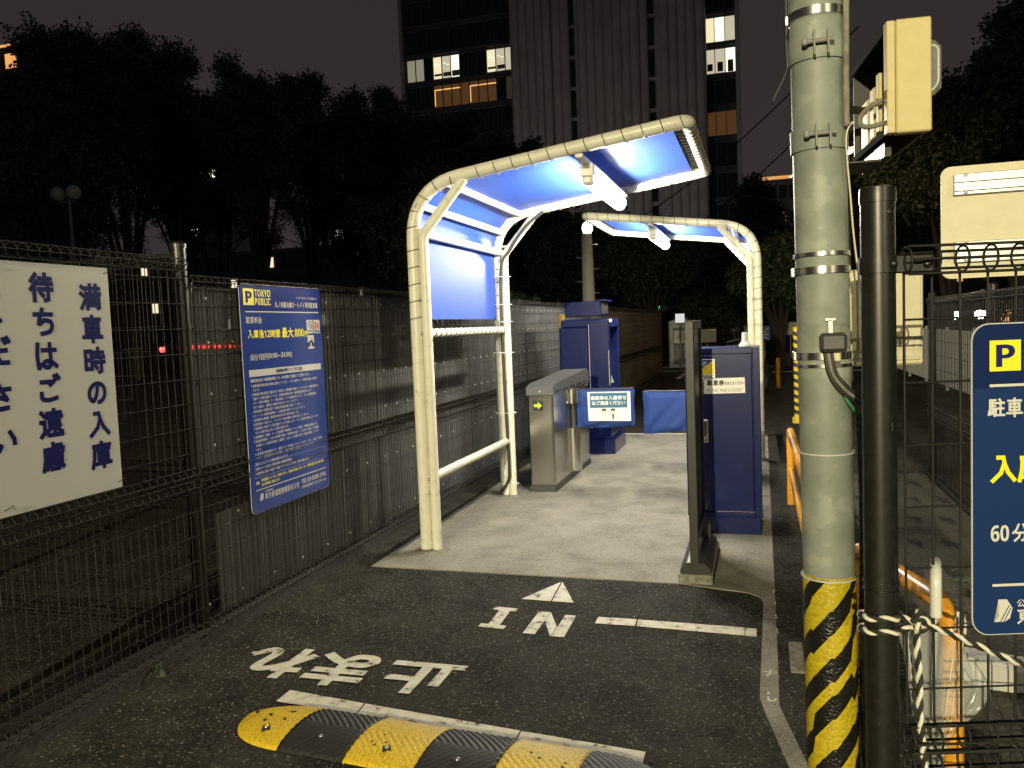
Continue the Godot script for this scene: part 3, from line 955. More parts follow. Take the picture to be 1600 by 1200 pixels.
func post_mesh(h: float, r: float, cap := true) -> ArrayMesh:
	var b := MB.new()
	b.lathe([Vector2(0, 0), Vector2(r, 0), Vector2(r, h - 0.03)] + ([Vector2(r * 1.12, h - 0.03), Vector2(r * 1.12, h - 0.012), Vector2(r * 0.8, h), Vector2(0, h + 0.004)] if cap else [Vector2(r, h), Vector2(0, h)]), 16)
	return b.mesh()

func clamp_mesh(r: float) -> ArrayMesh:
	var b := MB.new()
	b.lathe([Vector2(r + 0.001, -0.014), Vector2(r + 0.004, -0.014), Vector2(r + 0.004, 0.014), Vector2(r + 0.001, 0.014)], 16)
	b.box(Vector3(r + 0.014, 0, 0), Vector3(0.03, 0.024, 0.02), 0.003)
	b.ball(Vector3(r + 0.02, 0, 0.013), Vector3(0.006, 0.006, 0.005), Basis(), 8, 5)
	return b.mesh()

func corrugated(w: float, h: float, pitch := 0.031, amp := 0.0105) -> ArrayMesh:
	var b := MB.new()
	var n := int(w / pitch) * 8
	var s := 0
	for i in n + 1:
		var x := i * w / n
		var a := x / pitch * TAU
		var nn := Vector3(-cos(a) * amp * TAU / pitch, 0, 1).normalized()
		b.vert(Vector3(x, 0, sin(a) * amp), nn)
		b.vert(Vector3(x, h, sin(a) * amp), nn)
		if i > 0:
			b.tri(s, s + 2, s + 3); b.tri(s, s + 3, s + 1)
			s += 2
	return b.mesh()

func bolts(rows: Array, w: float, step: float) -> ArrayMesh:
	var b := MB.new()
	for y in rows:
		var x := step * 0.5
		while x < w:
			b.ball(Vector3(x, y, 0.012), Vector3(0.009, 0.009, 0.006), Basis(), 8, 4)
			x += step
	return b.mesh()

func build_lane_fence() -> void:
	var along := Basis(Vector3(0, 0, -1), Vector3.UP, Vector3(1, 0, 0))   # local x runs down the lane, local z faces it
	var f := thing("mesh_fence", "long dark wire mesh fence lined with corrugated plastic sheets beside the lane", "fence", Vector3(-2.68, 0, -3.4))
	var up := wire_panel(1.99, 0.99)
	var low := wire_panel(1.99, 0.74)
	var up_far := wire_panel(1.99, 0.99, 0.05, 0.12, 0.0024, 6)
	var low_far := wire_panel(1.99, 0.74, 0.05, 0.12, 0.0024, 6)
	var pm := post_mesh(1.83, 0.03)
	var cm := clamp_mesh(0.03)
	var su := corrugated(0.69, 0.9)
	var sl := corrugated(0.69, 0.7)
	var sl0 := corrugated(0.69, 0.52)
	var bu := bolts([0.1, 0.36, 0.62, 0.84], 2.0, 0.2)
	var bl := bolts([0.08, 0.5], 2.0, 0.3)
	var big := post_mesh(1.97, 0.036)
	put_mesh("corner_post", big, M.post, f, tx(Vector3(0.0, 0, 0.0)))
	var r := RandomNumberGenerator.new()
	r.seed = 5
	for k in 10:
		var z := -2.0 * k
		put_mesh("wire_panel", up if k < 3 else up_far, M.wire, f, Transform3D(along, Vector3(0.03, 0.815, z - 0.005)))
		put_mesh("wire_panel", low if k < 3 else low_far, M.wire, f, Transform3D(along, Vector3(0.03, 0.06, z - 0.005)))
		put_mesh("post", pm, M.post, f, tx(Vector3(-0.045, 0, z - 2.0)))
		for y in [0.12, 0.8, 1.3, 1.74]: put_mesh("clamp", cm, M.post, f, tx(Vector3(-0.045, y, z - 2.0)))
		for j in 3:
			var m: Material = M.sheets[(k * 3 + j * 2 + int(j == 1)) % 4] if k < 5 else M.sheets_warm_lit[(k + j) % 3]
			var at := Vector3(0.004 + 0.004 * j, 0.86, z - 0.05 - j * 0.655)
			put_mesh("plastic_sheet", su, m, f, Transform3D(along.rotated(Vector3.RIGHT, r.randf_range(-0.004, 0.004)), at))
			at.y = 0.09
			if k == 0: at.z -= 0.1
			put_mesh("plastic_sheet", sl0 if k == 0 and j == 0 else sl, m, f, Transform3D(along.rotated(Vector3.RIGHT, r.randf_range(-0.004, 0.004)), at))
		put_mesh("bolt_rows", bu, M.light_grey, f, Transform3D(along, Vector3(0.012, 0.86, z - 0.05))).set_meta("kind", "stuff")
		put_mesh("bolt_rows", bl, M.light_grey, f, Transform3D(along, Vector3(0.012, 0.09, z - 0.16))).set_meta("kind", "stuff")
	# fence in front of the corner post, carrying the white notice
	var g := thing("mesh_fence", "bare wire mesh fence carrying the big white notice", "fence", Vector3(-2.68, 0, -3.4))
	for k in 2:
		var z := 2.0 * k
		put_mesh("wire_panel", wire_panel(1.95, 1.06), M.wire, g, Transform3D(along, Vector3(0.035, 0.82, z + 1.98)))
		put_mesh("wire_panel", wire_panel(1.95, 0.76), M.wire, g, Transform3D(along, Vector3(0.035, 0.055, z + 1.98)))
		put_mesh("post", pm, M.post, g, tx(Vector3(-0.03, 0, z + 2.0)))
	var lowbar := MB.new()
	lowbar.box(Vector3(0.0, 0.02, 2.1), Vector3(0.13, 0.08, 4.0), 0.01)
	obj("base_kerb", lowbar, M.dark_kerb, g)
	for y in [0.16, 0.79, 1.28, 1.55]: put_mesh("clamp", clamp_mesh(0.036), M.post, g, tx(Vector3(0.0, y, 0), Basis(Vector3.UP, PI / 2)))
	# fence that turns off from the corner post into the lot
	var p := thing("mesh_fence", "wire mesh fence turning off from the corner post into the lot", "fence", Vector3(-2.72, 0, -3.42))
	for k in 3:
		put_mesh("wire_panel", wire_panel(1.98, 1.08, 0.05, 0.12, 0.0024, 8), M.wire, p, Transform3D(Basis(Vector3.UP, PI), Vector3(-2.0 * k, 0.84, 0)))
		put_mesh("wire_panel", wire_panel(1.98, 0.78, 0.05, 0.12, 0.0024, 8), M.wire, p, Transform3D(Basis(Vector3.UP, PI), Vector3(-2.0 * k, 0.05, 0)))
		put_mesh("post", post_mesh(1.95, 0.03), M.post, p, tx(Vector3(-2.0 * (k + 1), 0, -0.04)))

# ---------------------------------------------------------------- shelters
# built with its posts at x = 0 and the roof reaching to +x; local z runs from 0 (front) to -1.82
func shelter(label: String, at: Vector3, mirror: bool) -> Node3D:
	var t := thing("pipe_shelter", label, "shelter", at)
	var s := -1.0 if mirror else 1.0
	var D := 1.82
	var q := func(x: float, y: float, z: float): return Vector3(x * s, y, z)
	var r := 0.042
	# outer pipe: up, over, along the end, back and down
	var pa := bend([q.call(0, 0, 0), q.call(0, 2.45, 0), q.call(1.2, 2.609, 0)], 0.36, 10)
	var pb := bend([q.call(1.2, 2.609, 0), q.call(1.81, 2.69, 0), q.call(1.81, 2.69, -D), q.call(1.2, 2.609, -D)], 0.09, 6)
	var pc := bend([q.call(1.2, 2.609, -D), q.call(0, 2.45, -D), q.call(0, 0, -D)], 0.36, 10)
	var path: Array = pa + pb.slice(1) + pc.slice(1)
	var b := MB.new()
	b.tube(path, r, 16)
	obj("outer_pipe", b, M.cream_pipe, t)
	# inner pipes with the slanting braces
	for z in [0.0, -D]:
		b = MB.new()
		b.tube(bend([q.call(0.075, 0, z), q.call(0.075, 2.13, z), q.call(0.375, 2.47, z)], 0.05, 5), 0.033, 12)
		obj("brace_pipe", b, M.cream_pipe, t)
		b = MB.new()
		b.lathe([Vector2(0, 0.0), Vector2(0.13, 0.0), Vector2(0.105, 0.012), Vector2(0, 0.016)], 11, tx(q.call(0.035, 0.004, z)))
		obj("mortar_collar", b, M.kerb, t)
		for y in [0.5, 1.48]:
			b = MB.new()
			b.ball(q.call(0.045, y, z + (0.04 if z == 0.0 else -0.04)), Vector3(0.011, 0.011, 0.008), Basis(), 8, 5)
			obj("bolt", b, M.light_grey, t)
	# cross bars
	for c in [[0.045, 0.5, 0.031], [0.045, 1.48, 0.031], [0.045, 2.15, 0.029], [0.075, 2.32, 0.026], [0.24, 2.465, 0.026]]:
		b = MB.new()
		b.tube([q.call(c[0], c[1], 0), q.call(c[0], c[1], -D)], c[2], 12)
		obj("cross_bar", b, M.cream_pipe, t)
	# tarpaulin: a profile from the wall, round the eaves, to near the roof's end
	var prof := [Vector2(-0.005, 1.575), Vector2(-0.005, 1.85), Vector2(-0.005, 2.12), Vector2(0.01, 2.25), Vector2(0.055, 2.36), Vector2(0.13, 2.44), Vector2(0.24, 2.49), Vector2(0.38, 2.515), Vector2(0.8, 2.572), Vector2(1.2, 2.627), Vector2(1.5, 2.668), Vector2(1.7, 2.695)]
	for part in [[0, 4, "wall_tarpaulin"], [4, 11, "roof_tarpaulin"]]:
		b = MB.new()
		var n: int = part[1] - part[0]
		b.grid(48, n * 6, func(i: int, j: int):
			var k: float = part[0] + float(j) / 6.0
			var k0 := int(k)
			var p: Vector2 = prof[mini(k0, 11)].lerp(prof[mini(k0 + 1, 11)], k - k0)
			var zz := float(i) / 48.0
			var e := minf(zz, 1.0 - zz)
			var sag := 0.012 * sin(zz * PI) + 0.0022 * sin(zz * TAU * 12.0) * exp(-e * 14.0)
			var inward := Vector2(1, 0) if p.y < 2.2 else Vector2(0.15, -1)
			p += inward * sag
			return q.call(p.x, p.y, -0.042 - zz * (D - 0.084)))
		obj(part[2], b, M.tarp, t)
	# lacing cord wound round the pipes
	b = MB.new()
	var step := 0.118
	for z in [0.0, -D]:
		var inz := -0.05 if z == 0.0 else 0.05
		var y := 1.58
		while y < 2.12:
			b.tube(lace(q.call(0, y, z), Vector3.UP, r + 0.003, Vector3(0, 0, signf(inz))), 0.0028, 5)
			y += step * 0.95
		for k in 5:
			var a := PI / 2 * k / 4.0
			var c: Vector3 = q.call(0.3 - 0.3 * cos(a), 2.18 + 0.28 * sin(a), z)
			b.tube(lace(c, Vector3(sin(a) * s, cos(a), 0), r + 0.006, Vector3(0, 0, signf(inz))), 0.0028, 5)
		var x := 0.48
		while x < 1.78:
			b.tube(lace(q.call(x, 2.495 + (x - 0.4) * 0.1383, z), Vector3(s, 0.138, 0).normalized(), r + 0.003, Vector3(0, 0, signf(inz))), 0.0028, 5)
			x += step
	var zz := -0.06
	while zz > -D + 0.05:
		b.tube(lace(q.call(1.81, 2.69, zz), Vector3(0, 0, 1), r + 0.003, Vector3(-s, 0, 0)), 0.0028, 5)
		b.tube([q.call(1.77, 2.69, zz), q.call(1.69, 2.695, zz - 0.02)], 0.0025, 4)
		b.tube(ring(q.call(0.045, 1.48, zz), Vector3(0, 0.15, 1).normalized(), 0.0335, 12), 0.0022, 4, false, true)
		b.tube([q.call(0.03, 1.505, zz), q.call(-0.004, 1.585, zz)], 0.0022, 4)
		zz -= 0.098 if zz > -D / 2 else 0.1
	obj("lacing_cord", b, M.cord, t).set_meta("kind", "stuff")
	return t

# one open winding of cord, leaning along the pipe
func lace(c: Vector3, ax: Vector3, r: float, to: Vector3) -> Array:
	var y := ax.cross(to).normalized()
	var o := []
	for k in 17:
		var a := TAU * k / 16.0
		o.append(c + (to * cos(a) + y * sin(a)) * r + ax * 0.05 * (k / 16.0 - 0.5))
	return o

func tube_lamp(label: String, at: Vector3, length: float, e: float) -> void:
	# battens hang from the roof pipes; the glowing tube lies underneath, along z
	var t := thing("tube_lamp", label, "lamp", at, 0.0, "lamps under the shelter roofs")
	var b := MB.new()
	b.box(Vector3(0, 0.066, 0), Vector3(0.12, 0.016, 1.3), 0.004)
	for z in [0.45, -0.45]: b.box(Vector3(0, 0.095, z), Vector3(0.03, 0.05, 0.03), 0.002)
	for s in [1.0, -1.0]: b.box(Vector3(0.0, 0.09, s * 0.78), Vector3(0.05, 0.025, 0.3), 0.003)
	obj("mounting_rail", b, M.cream_pipe, t)
	for z in [length / 2 + 0.05, -length / 2 - 0.05]:
		b = MB.new()
		b.box(Vector3(0, 0.045, z), Vector3(0.085, 0.09, 0.1), 0.008)
		b.box(Vector3(0, -0.02, z), Vector3(0.07, 0.06, 0.075), 0.015)
		obj("lamp_holder", b, M.cream_pipe, t)
	for k in 3:
		b = MB.new()
		var l := length / 3.0
		var z := -length / 2 + l * (k + 0.5)
		var x := Transform3D(Basis(Vector3.RIGHT, PI / 2), Vector3(0, 0, z - l / 2))
		b.lathe([Vector2(0, 0.0), Vector2(0.057, 0.0), Vector2(0.057, l), Vector2(0, l)], 18, x)
		obj("glass_tube", b, M.tube, t)
		omni(Vector3(0, 0, z), Color(1.0, 0.96, 0.84), e / 3.0, 0.03, t)

func build_shelters() -> void:
	var a := shelter("nearer white pipe shelter with blue tarpaulin over the entrance lane", Vector3(-2.205, 0, -5.15), false)
	var b := MB.new()
	b.tube(smooth_line([Vector3(0.45, 2.47, -1.78), Vector3(0.3, 2.36, -1.77), Vector3(0.14, 2.16, -1.765), Vector3(0.055, 1.95, -1.755), Vector3(0.05, 1.0, -1.755), Vector3(0.065, 0.3, -1.75), Vector3(0.05, 0.15, -1.75), Vector3(-0.02, 0.05, -1.75)], 5), 0.0135, 8)
	obj("power_cable", b, M.cable, a)
	b = MB.new()
	for y in [0.12, 0.75, 1.28, 1.55, 1.7, 1.94, 2.2]:
		b.tube(ring(Vector3(0.045, y, -1.8), Vector3.UP, 0.092, 18).map(func(p): return Vector3(0.04 + (p.x - 0.045) * 1.0, p.y, -1.8 + (p.z + 1.8) * 0.62)), 0.0035, 5, false, true)
	obj("cable_ties", b, M.white, a)
	shelter("farther white pipe shelter with blue tarpaulin facing the first one", Vector3(-0.02, 0, -9.05), true)
	tube_lamp("bright tube lamp hanging under the nearer shelter's roof", Vector3(-1.06, 2.452, -6.06), 1.2, 7.4)
	tube_lamp("bright tube lamp hanging under the farther shelter's roof", Vector3(-1.12, 2.452, -9.96), 1.2, 7.4)

# ---------------------------------------------------------------- street lamps
func street_lamp(label: String, at: Vector3, arm: Vector3, e: float) -> void:
	var t := thing("street_lamp", label, "street lamp", at, 0.0, "street lamps outside the entrance")
	var b := MB.new()
	b.tube(smooth_line([Vector3(0, 0, 0), Vector3(0, 3.6, 0), Vector3(0, 4.7, 0) + arm * 0.15, Vector3(0, 4.98, 0) + arm * 0.8], 6), 0.055, 12)
	obj("lamp_post", b, M.grey, t)
	# head: a tray open below, so that no light goes above the horizontal
	var c := arm + Vector3(0, 4.9, 0)
	b = MB.new()
	b.box(c + Vector3(0, 0.09, 0), Vector3(0.62, 0.03, 0.62), 0.008)
	for s in [-1.0, 1.0]:
		b.box(c + Vector3(0.3 * s, 0.035, 0), Vector3(0.02, 0.12, 0.62), 0.004)
		b.box(c + Vector3(0, 0.035, 0.3 * s), Vector3(0.58, 0.12, 0.02), 0.004)
	obj("lamp_head", b, M.grey, t)
	b = MB.new()
	b.ball(c + Vector3(0, 0.0, 0), Vector3(0.1, 0.02, 0.1))
	obj("lamp_bulb", b, glow(1.0, 0.92, 0.66, 8.0), t)
	omni(c, Color(1.0, 0.95, 0.77), e, 0.02, t, 120.0)

func build_street_lamps() -> void:
	# street lamps on the pavement behind the photographer
	street_lamp("tall street lamp on the pavement straight outside the entrance", Vector3(-1.0, 0, 14.6), Vector3(0, 0, -0.6), 345.0)
	street_lamp("tall street lamp on the pavement further along the street", Vector3(9.6, 0, 8.7), Vector3(-0.6, 0, -0.2), 48.0)
	var t: Node3D
	var b: MB
	# lamp on a concrete pole behind the pay machine
	t = thing("lamp_post", "concrete pole with step bolts and a small bright lamp at its top", "lamp post", Vector3(-4.0, 0, -20.0))
	b = MB.new()
	b.lathe([Vector2(0, 0), Vector2(0.19, 0), Vector2(0.13, 3.7), Vector2(0, 3.7)], 14)
	obj("pole", b, M.light_grey, t)
	for k in 8:
		b = MB.new()
		var y := 1.4 + k * 0.29
		var s := 1.0 if k % 2 else -1.0
		b.tube([Vector3(s * 0.12, y, 0), Vector3(s * 0.27, y, 0.0)], 0.014, 6)
		obj("step_bolt", b, M.alu, t)
	b = MB.new()
	b.ball(Vector3(0.02, 3.84, 0.0), Vector3(0.13, 0.16, 0.13))
	obj("lamp_globe", b, glow(1.0, 0.96, 0.84, 9.0), t)
	omni(Vector3(0.02, 3.84, 0.0), Color(1.0, 0.95, 0.82), 1.8, 0.12, t)
	# two unseen lamps added to brighten the face of the office tower
	for a in [[-31.0, -82.5, "left of the tower's core"], [-12.0, -82.5, "right of the tower's core"]]:
		t = thing("added_tower_lamp", "tall lamp added behind the trees to brighten the tower, " + a[2], "street lamp", Vector3(a[0], 0, a[1]), 0.0, "added tower lamps")
		b = MB.new()
		b.lathe([Vector2(0, 0), Vector2(0.16, 0), Vector2(0.09, 11.0), Vector2(0, 11.0)], 10)
		obj("lamp_post", b, M.grey, t)
		b = MB.new()
		b.ball(Vector3(0, 11.15, 0), Vector3(0.2, 0.2, 0.2))
		obj("lamp_globe", b, glow(1.0, 0.86, 0.7, 4.0), t)
		omni(Vector3(0, 11.15, 0), Color(1.0, 0.97, 0.95), 42.0, 0.2, t, 200.0)
	# warm lamp over the parking bays, beyond the pole
	t = thing("parking_lamp", "warm lamp on a tall post among the parking bays behind the striped pole", "street lamp", Vector3(1.9, 0, -20.0))
	b = MB.new()
	b.lathe([Vector2(0, 0), Vector2(0.08, 0), Vector2(0.05, 5.0), Vector2(0, 5.0)], 10)
	obj("lamp_post", b, M.grey, t)
	b = MB.new()
	b.box(Vector3(0, 5.16, 0), Vector3(0.5, 0.04, 0.5), 0.01)
	obj("lamp_head", b, M.grey, t)
	b = MB.new()
	b.ball(Vector3(0, 5.08, 0), Vector3(0.12, 0.05, 0.12))
	obj("lamp_bulb", b, glow(1.0, 0.8, 0.55, 5.0), t)
	omni(Vector3(0, 5.08, 0), Color(1.0, 0.82, 0.6), 3.2, 0.06, t)
	# unlit twin globe lamp among the left trees
	t = thing("globe_lamp", "twin globe park lamp standing unlit among the dark trees", "street lamp", Vector3(-24.3, 0, -25.0))
	b = MB.new()
	b.lathe([Vector2(0, 0), Vector2(0.09, 0), Vector2(0.05, 6.9), Vector2(0, 6.9)], 10)
	obj("lamp_post", b, M.grey, t)
	b = MB.new()
	b.tube([Vector3(-0.5, 6.8, 0), Vector3(0.25, 6.8, 0)], 0.035, 8)
	obj("cross_arm", b, M.grey, t)
	for x in [-0.5, 0.22]:
		b = MB.new()
		b.ball(Vector3(x, 7.12, 0), Vector3(0.27, 0.27, 0.27))
		obj("lamp_globe", b, clear(mat(0.6, 0.62, 0.6, 0.15), 0.6), t)

# ---------------------------------------------------------------- machines at the entrance
func build_machines() -> void:
	gate_machine()
	pay_machine()
	ticket_cabinet()
	stand_frame()

func cloth_flap(w: float, h: float, seed_: int) -> MB:
	# padded cloth sleeve over a gate arm: local x 0..w, y 0..-h
	var b := MB.new()
	for s in [1.0, -1.0]:
		b.grid(28, 18, func(i: int, j: int):
			var u := float(i) / 28.0
			var v := float(j) / 18.0
			var e := minf(minf(u, 1.0 - u), minf(v, 1.0 - v))
			var bulge := 0.026 * minf(1.0, e * 9.0)
			var fold := 0.014 * sin(u * 11.0 + v * 5.0 + seed_) * v + 0.011 * sin((u + v * 0.7) * 20.0 + seed_ * 2.0) * v * (1.0 - u * 0.6)
			var droop := 0.05 * sin(u * PI + seed_ * 0.4) * (v - 0.15)
			return Vector3(u * w + 0.004 * sin(v * 9.0 + seed_), -v * h - droop * h, s * (bulge + 0.004) + fold * minf(1.0, e * 12.0)))
	return b

func gate_machine() -> void:
	var t := thing("gate_machine", "stainless steel gate machine with grey top and glowing yellow arrow", "gate", Vector3(-1.905, 0, -7.15))
	var b := MB.new()
	b.box(Vector3(0, 0.03, -0.8), Vector3(0.24, 0.06, 1.6), 0.004)
	obj("base", b, M.dark_plastic, t)
	b = MB.new()
	b.box(Vector3(0, 0.47, -0.8), Vector3(0.224, 0.82, 1.574), 0.006)
	obj("body", b, M.steel, t)
	for q in [[-0.33, 0.6], [-1.2, 0.74]]:
		b = MB.new()
		b.box(Vector3(0.113, 0.47, q[0]), Vector3(0.006, 0.78, q[1]), 0.002)
		var sp := obj("side_panel", b, M.steel, t)
		b = MB.new()
		b.lathe([Vector2(0, 0), Vector2(0.011, 0), Vector2(0.011, 0.004), Vector2(0, 0.005)], 12, Transform3D(Basis(Vector3.BACK, -PI / 2), Vector3(0.116, 0.76, q[0] - q[1] * 0.42)))
		obj("lock", b, M.alu, sp)
	b = MB.new()
	b.box(Vector3(0, 0.47, -0.01), Vector3(0.2, 0.78, 0.006), 0.002)
	obj("front_panel", b, M.steel, t)
	b = MB.new()
	var cap := PackedVector2Array([Vector2(0.0, 0.0), Vector2(1.6, 0.0), Vector2(1.6, 0.13), Vector2(1.5, 0.15), Vector2(0.12, 0.1), Vector2(0.0, 0.07)])
	b.prism(cap, 0.25, Transform3D(Basis(Vector3(0, 0, -1), Vector3.UP, Vector3(1, 0, 0)), Vector3(0, 0.882, 0.005)))
	var top := obj("top_cover", b, M.grey_cap, t)
	for k in 5:
		b = MB.new()
		b.box(Vector3(0.1262, 0.905, -0.16 - k * 0.31), Vector3(0.003, 0.018, 0.2), 0.0)
		obj("slot", b, M.black, top)
	b = MB.new()
	b.ball(Vector3(0.0, 0.915, 0.006), Vector3(0.008, 0.008, 0.005), Basis(), 8, 5)
	obj("lock_screw", b, M.alu, top)
	# arrow display
	b = MB.new()
	b.box(Vector3(-0.02, 0.79, -0.003), Vector3(0.09, 0.09, 0.014), 0.002)
	var d := obj("arrow_display", b, M.black, t)
	b = MB.new()
	b.prism(PackedVector2Array([Vector2(-0.036, -0.013), Vector2(0.0, -0.013), Vector2(0.0, -0.034), Vector2(0.038, 0.0), Vector2(0.0, 0.034), Vector2(0.0, 0.013), Vector2(-0.036, 0.013)]), 0.003, tx(Vector3(-0.02, 0.79, 0.005)))
	obj("arrow_light", b, glow(0.75, 0.85, 0.02, 1.0), d)
	# drum with the cut-away in its middle
	b = MB.new()
	b.lathe([Vector2(0, 0.08), Vector2(0.075, 0.08), Vector2(0.078, 0.1), Vector2(0.078, 0.5), Vector2(0, 0.5)], 20, tx(Vector3(0.128, 0, -0.74)))
	obj("lower_drum", b, M.bright_steel, t)
	b = MB.new()
	b.lathe([Vector2(0, 0.74), Vector2(0.074, 0.74), Vector2(0.074, 0.88), Vector2(0, 0.88)], 20, tx(Vector3(0.128, 0, -0.74)))
	obj("upper_drum", b, M.bright_steel, t)
	b = MB.new()
	b.lathe([Vector2(0.022, 0.5), Vector2(0.022, 0.74)], 12, tx(Vector3(0.135, 0, -0.74)))
	obj("drum_shaft", b, M.dark_plastic, t)
	var f := obj("gate_flap", cloth_flap(0.56, 0.36, 1), M.flap, t, tx(Vector3(0.17, 0.868, -0.76), Basis(Vector3.UP, 0.04)))
	b = MB.new()
	b.tube([Vector3(0.0, 0.0, 0), Vector3(0.555, 0.0, 0)], 0.011, 8)
	obj("flap_arm", b, M.navy_dark, f)
	# the notice clipped to the flap
	var n := thing("gate_notice", "white notice with teal heading and two bowing figures on the blue gate flap", "notice", Vector3(-1.62, 0.845, -7.872), 0.04)
	b = MB.new()
	b.prism(PackedVector2Array([Vector2(0, 0), Vector2(0.415, 0), Vector2(0.415, -0.285), Vector2(0.005, -0.28)]), 0.002, tx(Vector3(0, 0, 0)))
	obj("sheet", b, M.paper, n)
	var x := tx(Vector3(0, 0, 0.0022))
	b = MB.new()
	patch(b, 0.022, -0.155, 0.385, -0.01, 0.0, x)
	obj("heading_panel", b, M.teal, n)
	b = MB.new()
	var x2 := tx(Vector3(0, 0, 0.0034))
	line(b, "満車時の入庫待ち", Vector2(0.03, -0.04), 0.0435, 0.038, 0.005, x2)
	line(b, "はご遠慮ください", Vector2(0.042, -0.09), 0.0405, 0.036, 0.005, x2)
	obj("lettering", b, M.paper, n)
	for k in 2:
		var cx := 0.158 + k * 0.086
		b = MB.new()
		b.ball(Vector3(cx, -0.195, 0.0), Vector3(0.02, 0.023, 0.002), Basis(), 14, 8)
		var fig := obj("bowing_figure", b, mat(0.75, 0.6, 0.45, 0.7), n, tx(Vector3(0, 0, 0.002)))
		b = MB.new()
		b.prism(PackedVector2Array([Vector2(cx - 0.024, -0.19), Vector2(cx - 0.02, -0.172), Vector2(cx - 0.008, -0.162), Vector2(cx + 0.008, -0.162), Vector2(cx + 0.02, -0.172), Vector2(cx + 0.024, -0.19), Vector2(cx + 0.016, -0.186), Vector2(cx - 0.004, -0.18)]), 0.001, tx(Vector3(0, 0, 0.0032)))
		obj("hair", b, mat(0.03, 0.02, 0.015, 0.7), fig)
		b = MB.new()
		b.prism(PackedVector2Array([Vector2(cx - 0.012, -0.216), Vector2(cx + 0.012, -0.216), Vector2(cx + 0.008, -0.245), Vector2(cx + 0.009, -0.266), Vector2(cx - 0.007, -0.266), Vector2(cx - 0.008, -0.245)]), 0.001, tx(Vector3(0, 0, 0.0012)))
		obj("suit", b, mat(0.7, 0.7, 0.68, 0.7) if k == 0 else mat(0.09, 0.08, 0.07, 0.7), fig)
	# the opposite machine, almost hidden behind the ticket cabinet
	var o := thing("gate_machine", "second gate machine holding the plain blue flap behind the ticket cabinet", "gate", Vector3(-0.44, 0, -7.15))
	b = MB.new()
	b.box(Vector3(0, 0.44, -0.8), Vector3(0.23, 0.88, 1.58), 0.006)
	obj("body", b, M.steel, o)
	b = MB.new()
	b.box(Vector3(0, 0.92, -0.8), Vector3(0.25, 0.07, 1.6), 0.02)
	obj("top_cover", b, M.grey_cap, o)
	f = obj("gate_flap", cloth_flap(0.5, 0.39, 4), M.flap, o, tx(Vector3(-0.645, 0.838, -0.76), Basis(Vector3.UP, -0.03)))
	b = MB.new()
	b.tube([Vector3(0.0, 0.0, 0), Vector3(0.5, 0.0, 0)], 0.01, 8)
	obj("flap_arm", b, M.navy_dark, f)
	b = MB.new()
	b.lathe([Vector2(0, 0.3), Vector2(0.07, 0.3), Vector2(0.07, 0.88), Vector2(0, 0.88)], 18, tx(Vector3(-0.08, 0, -0.74)))
	obj("lower_drum", b, M.bright_steel, o)

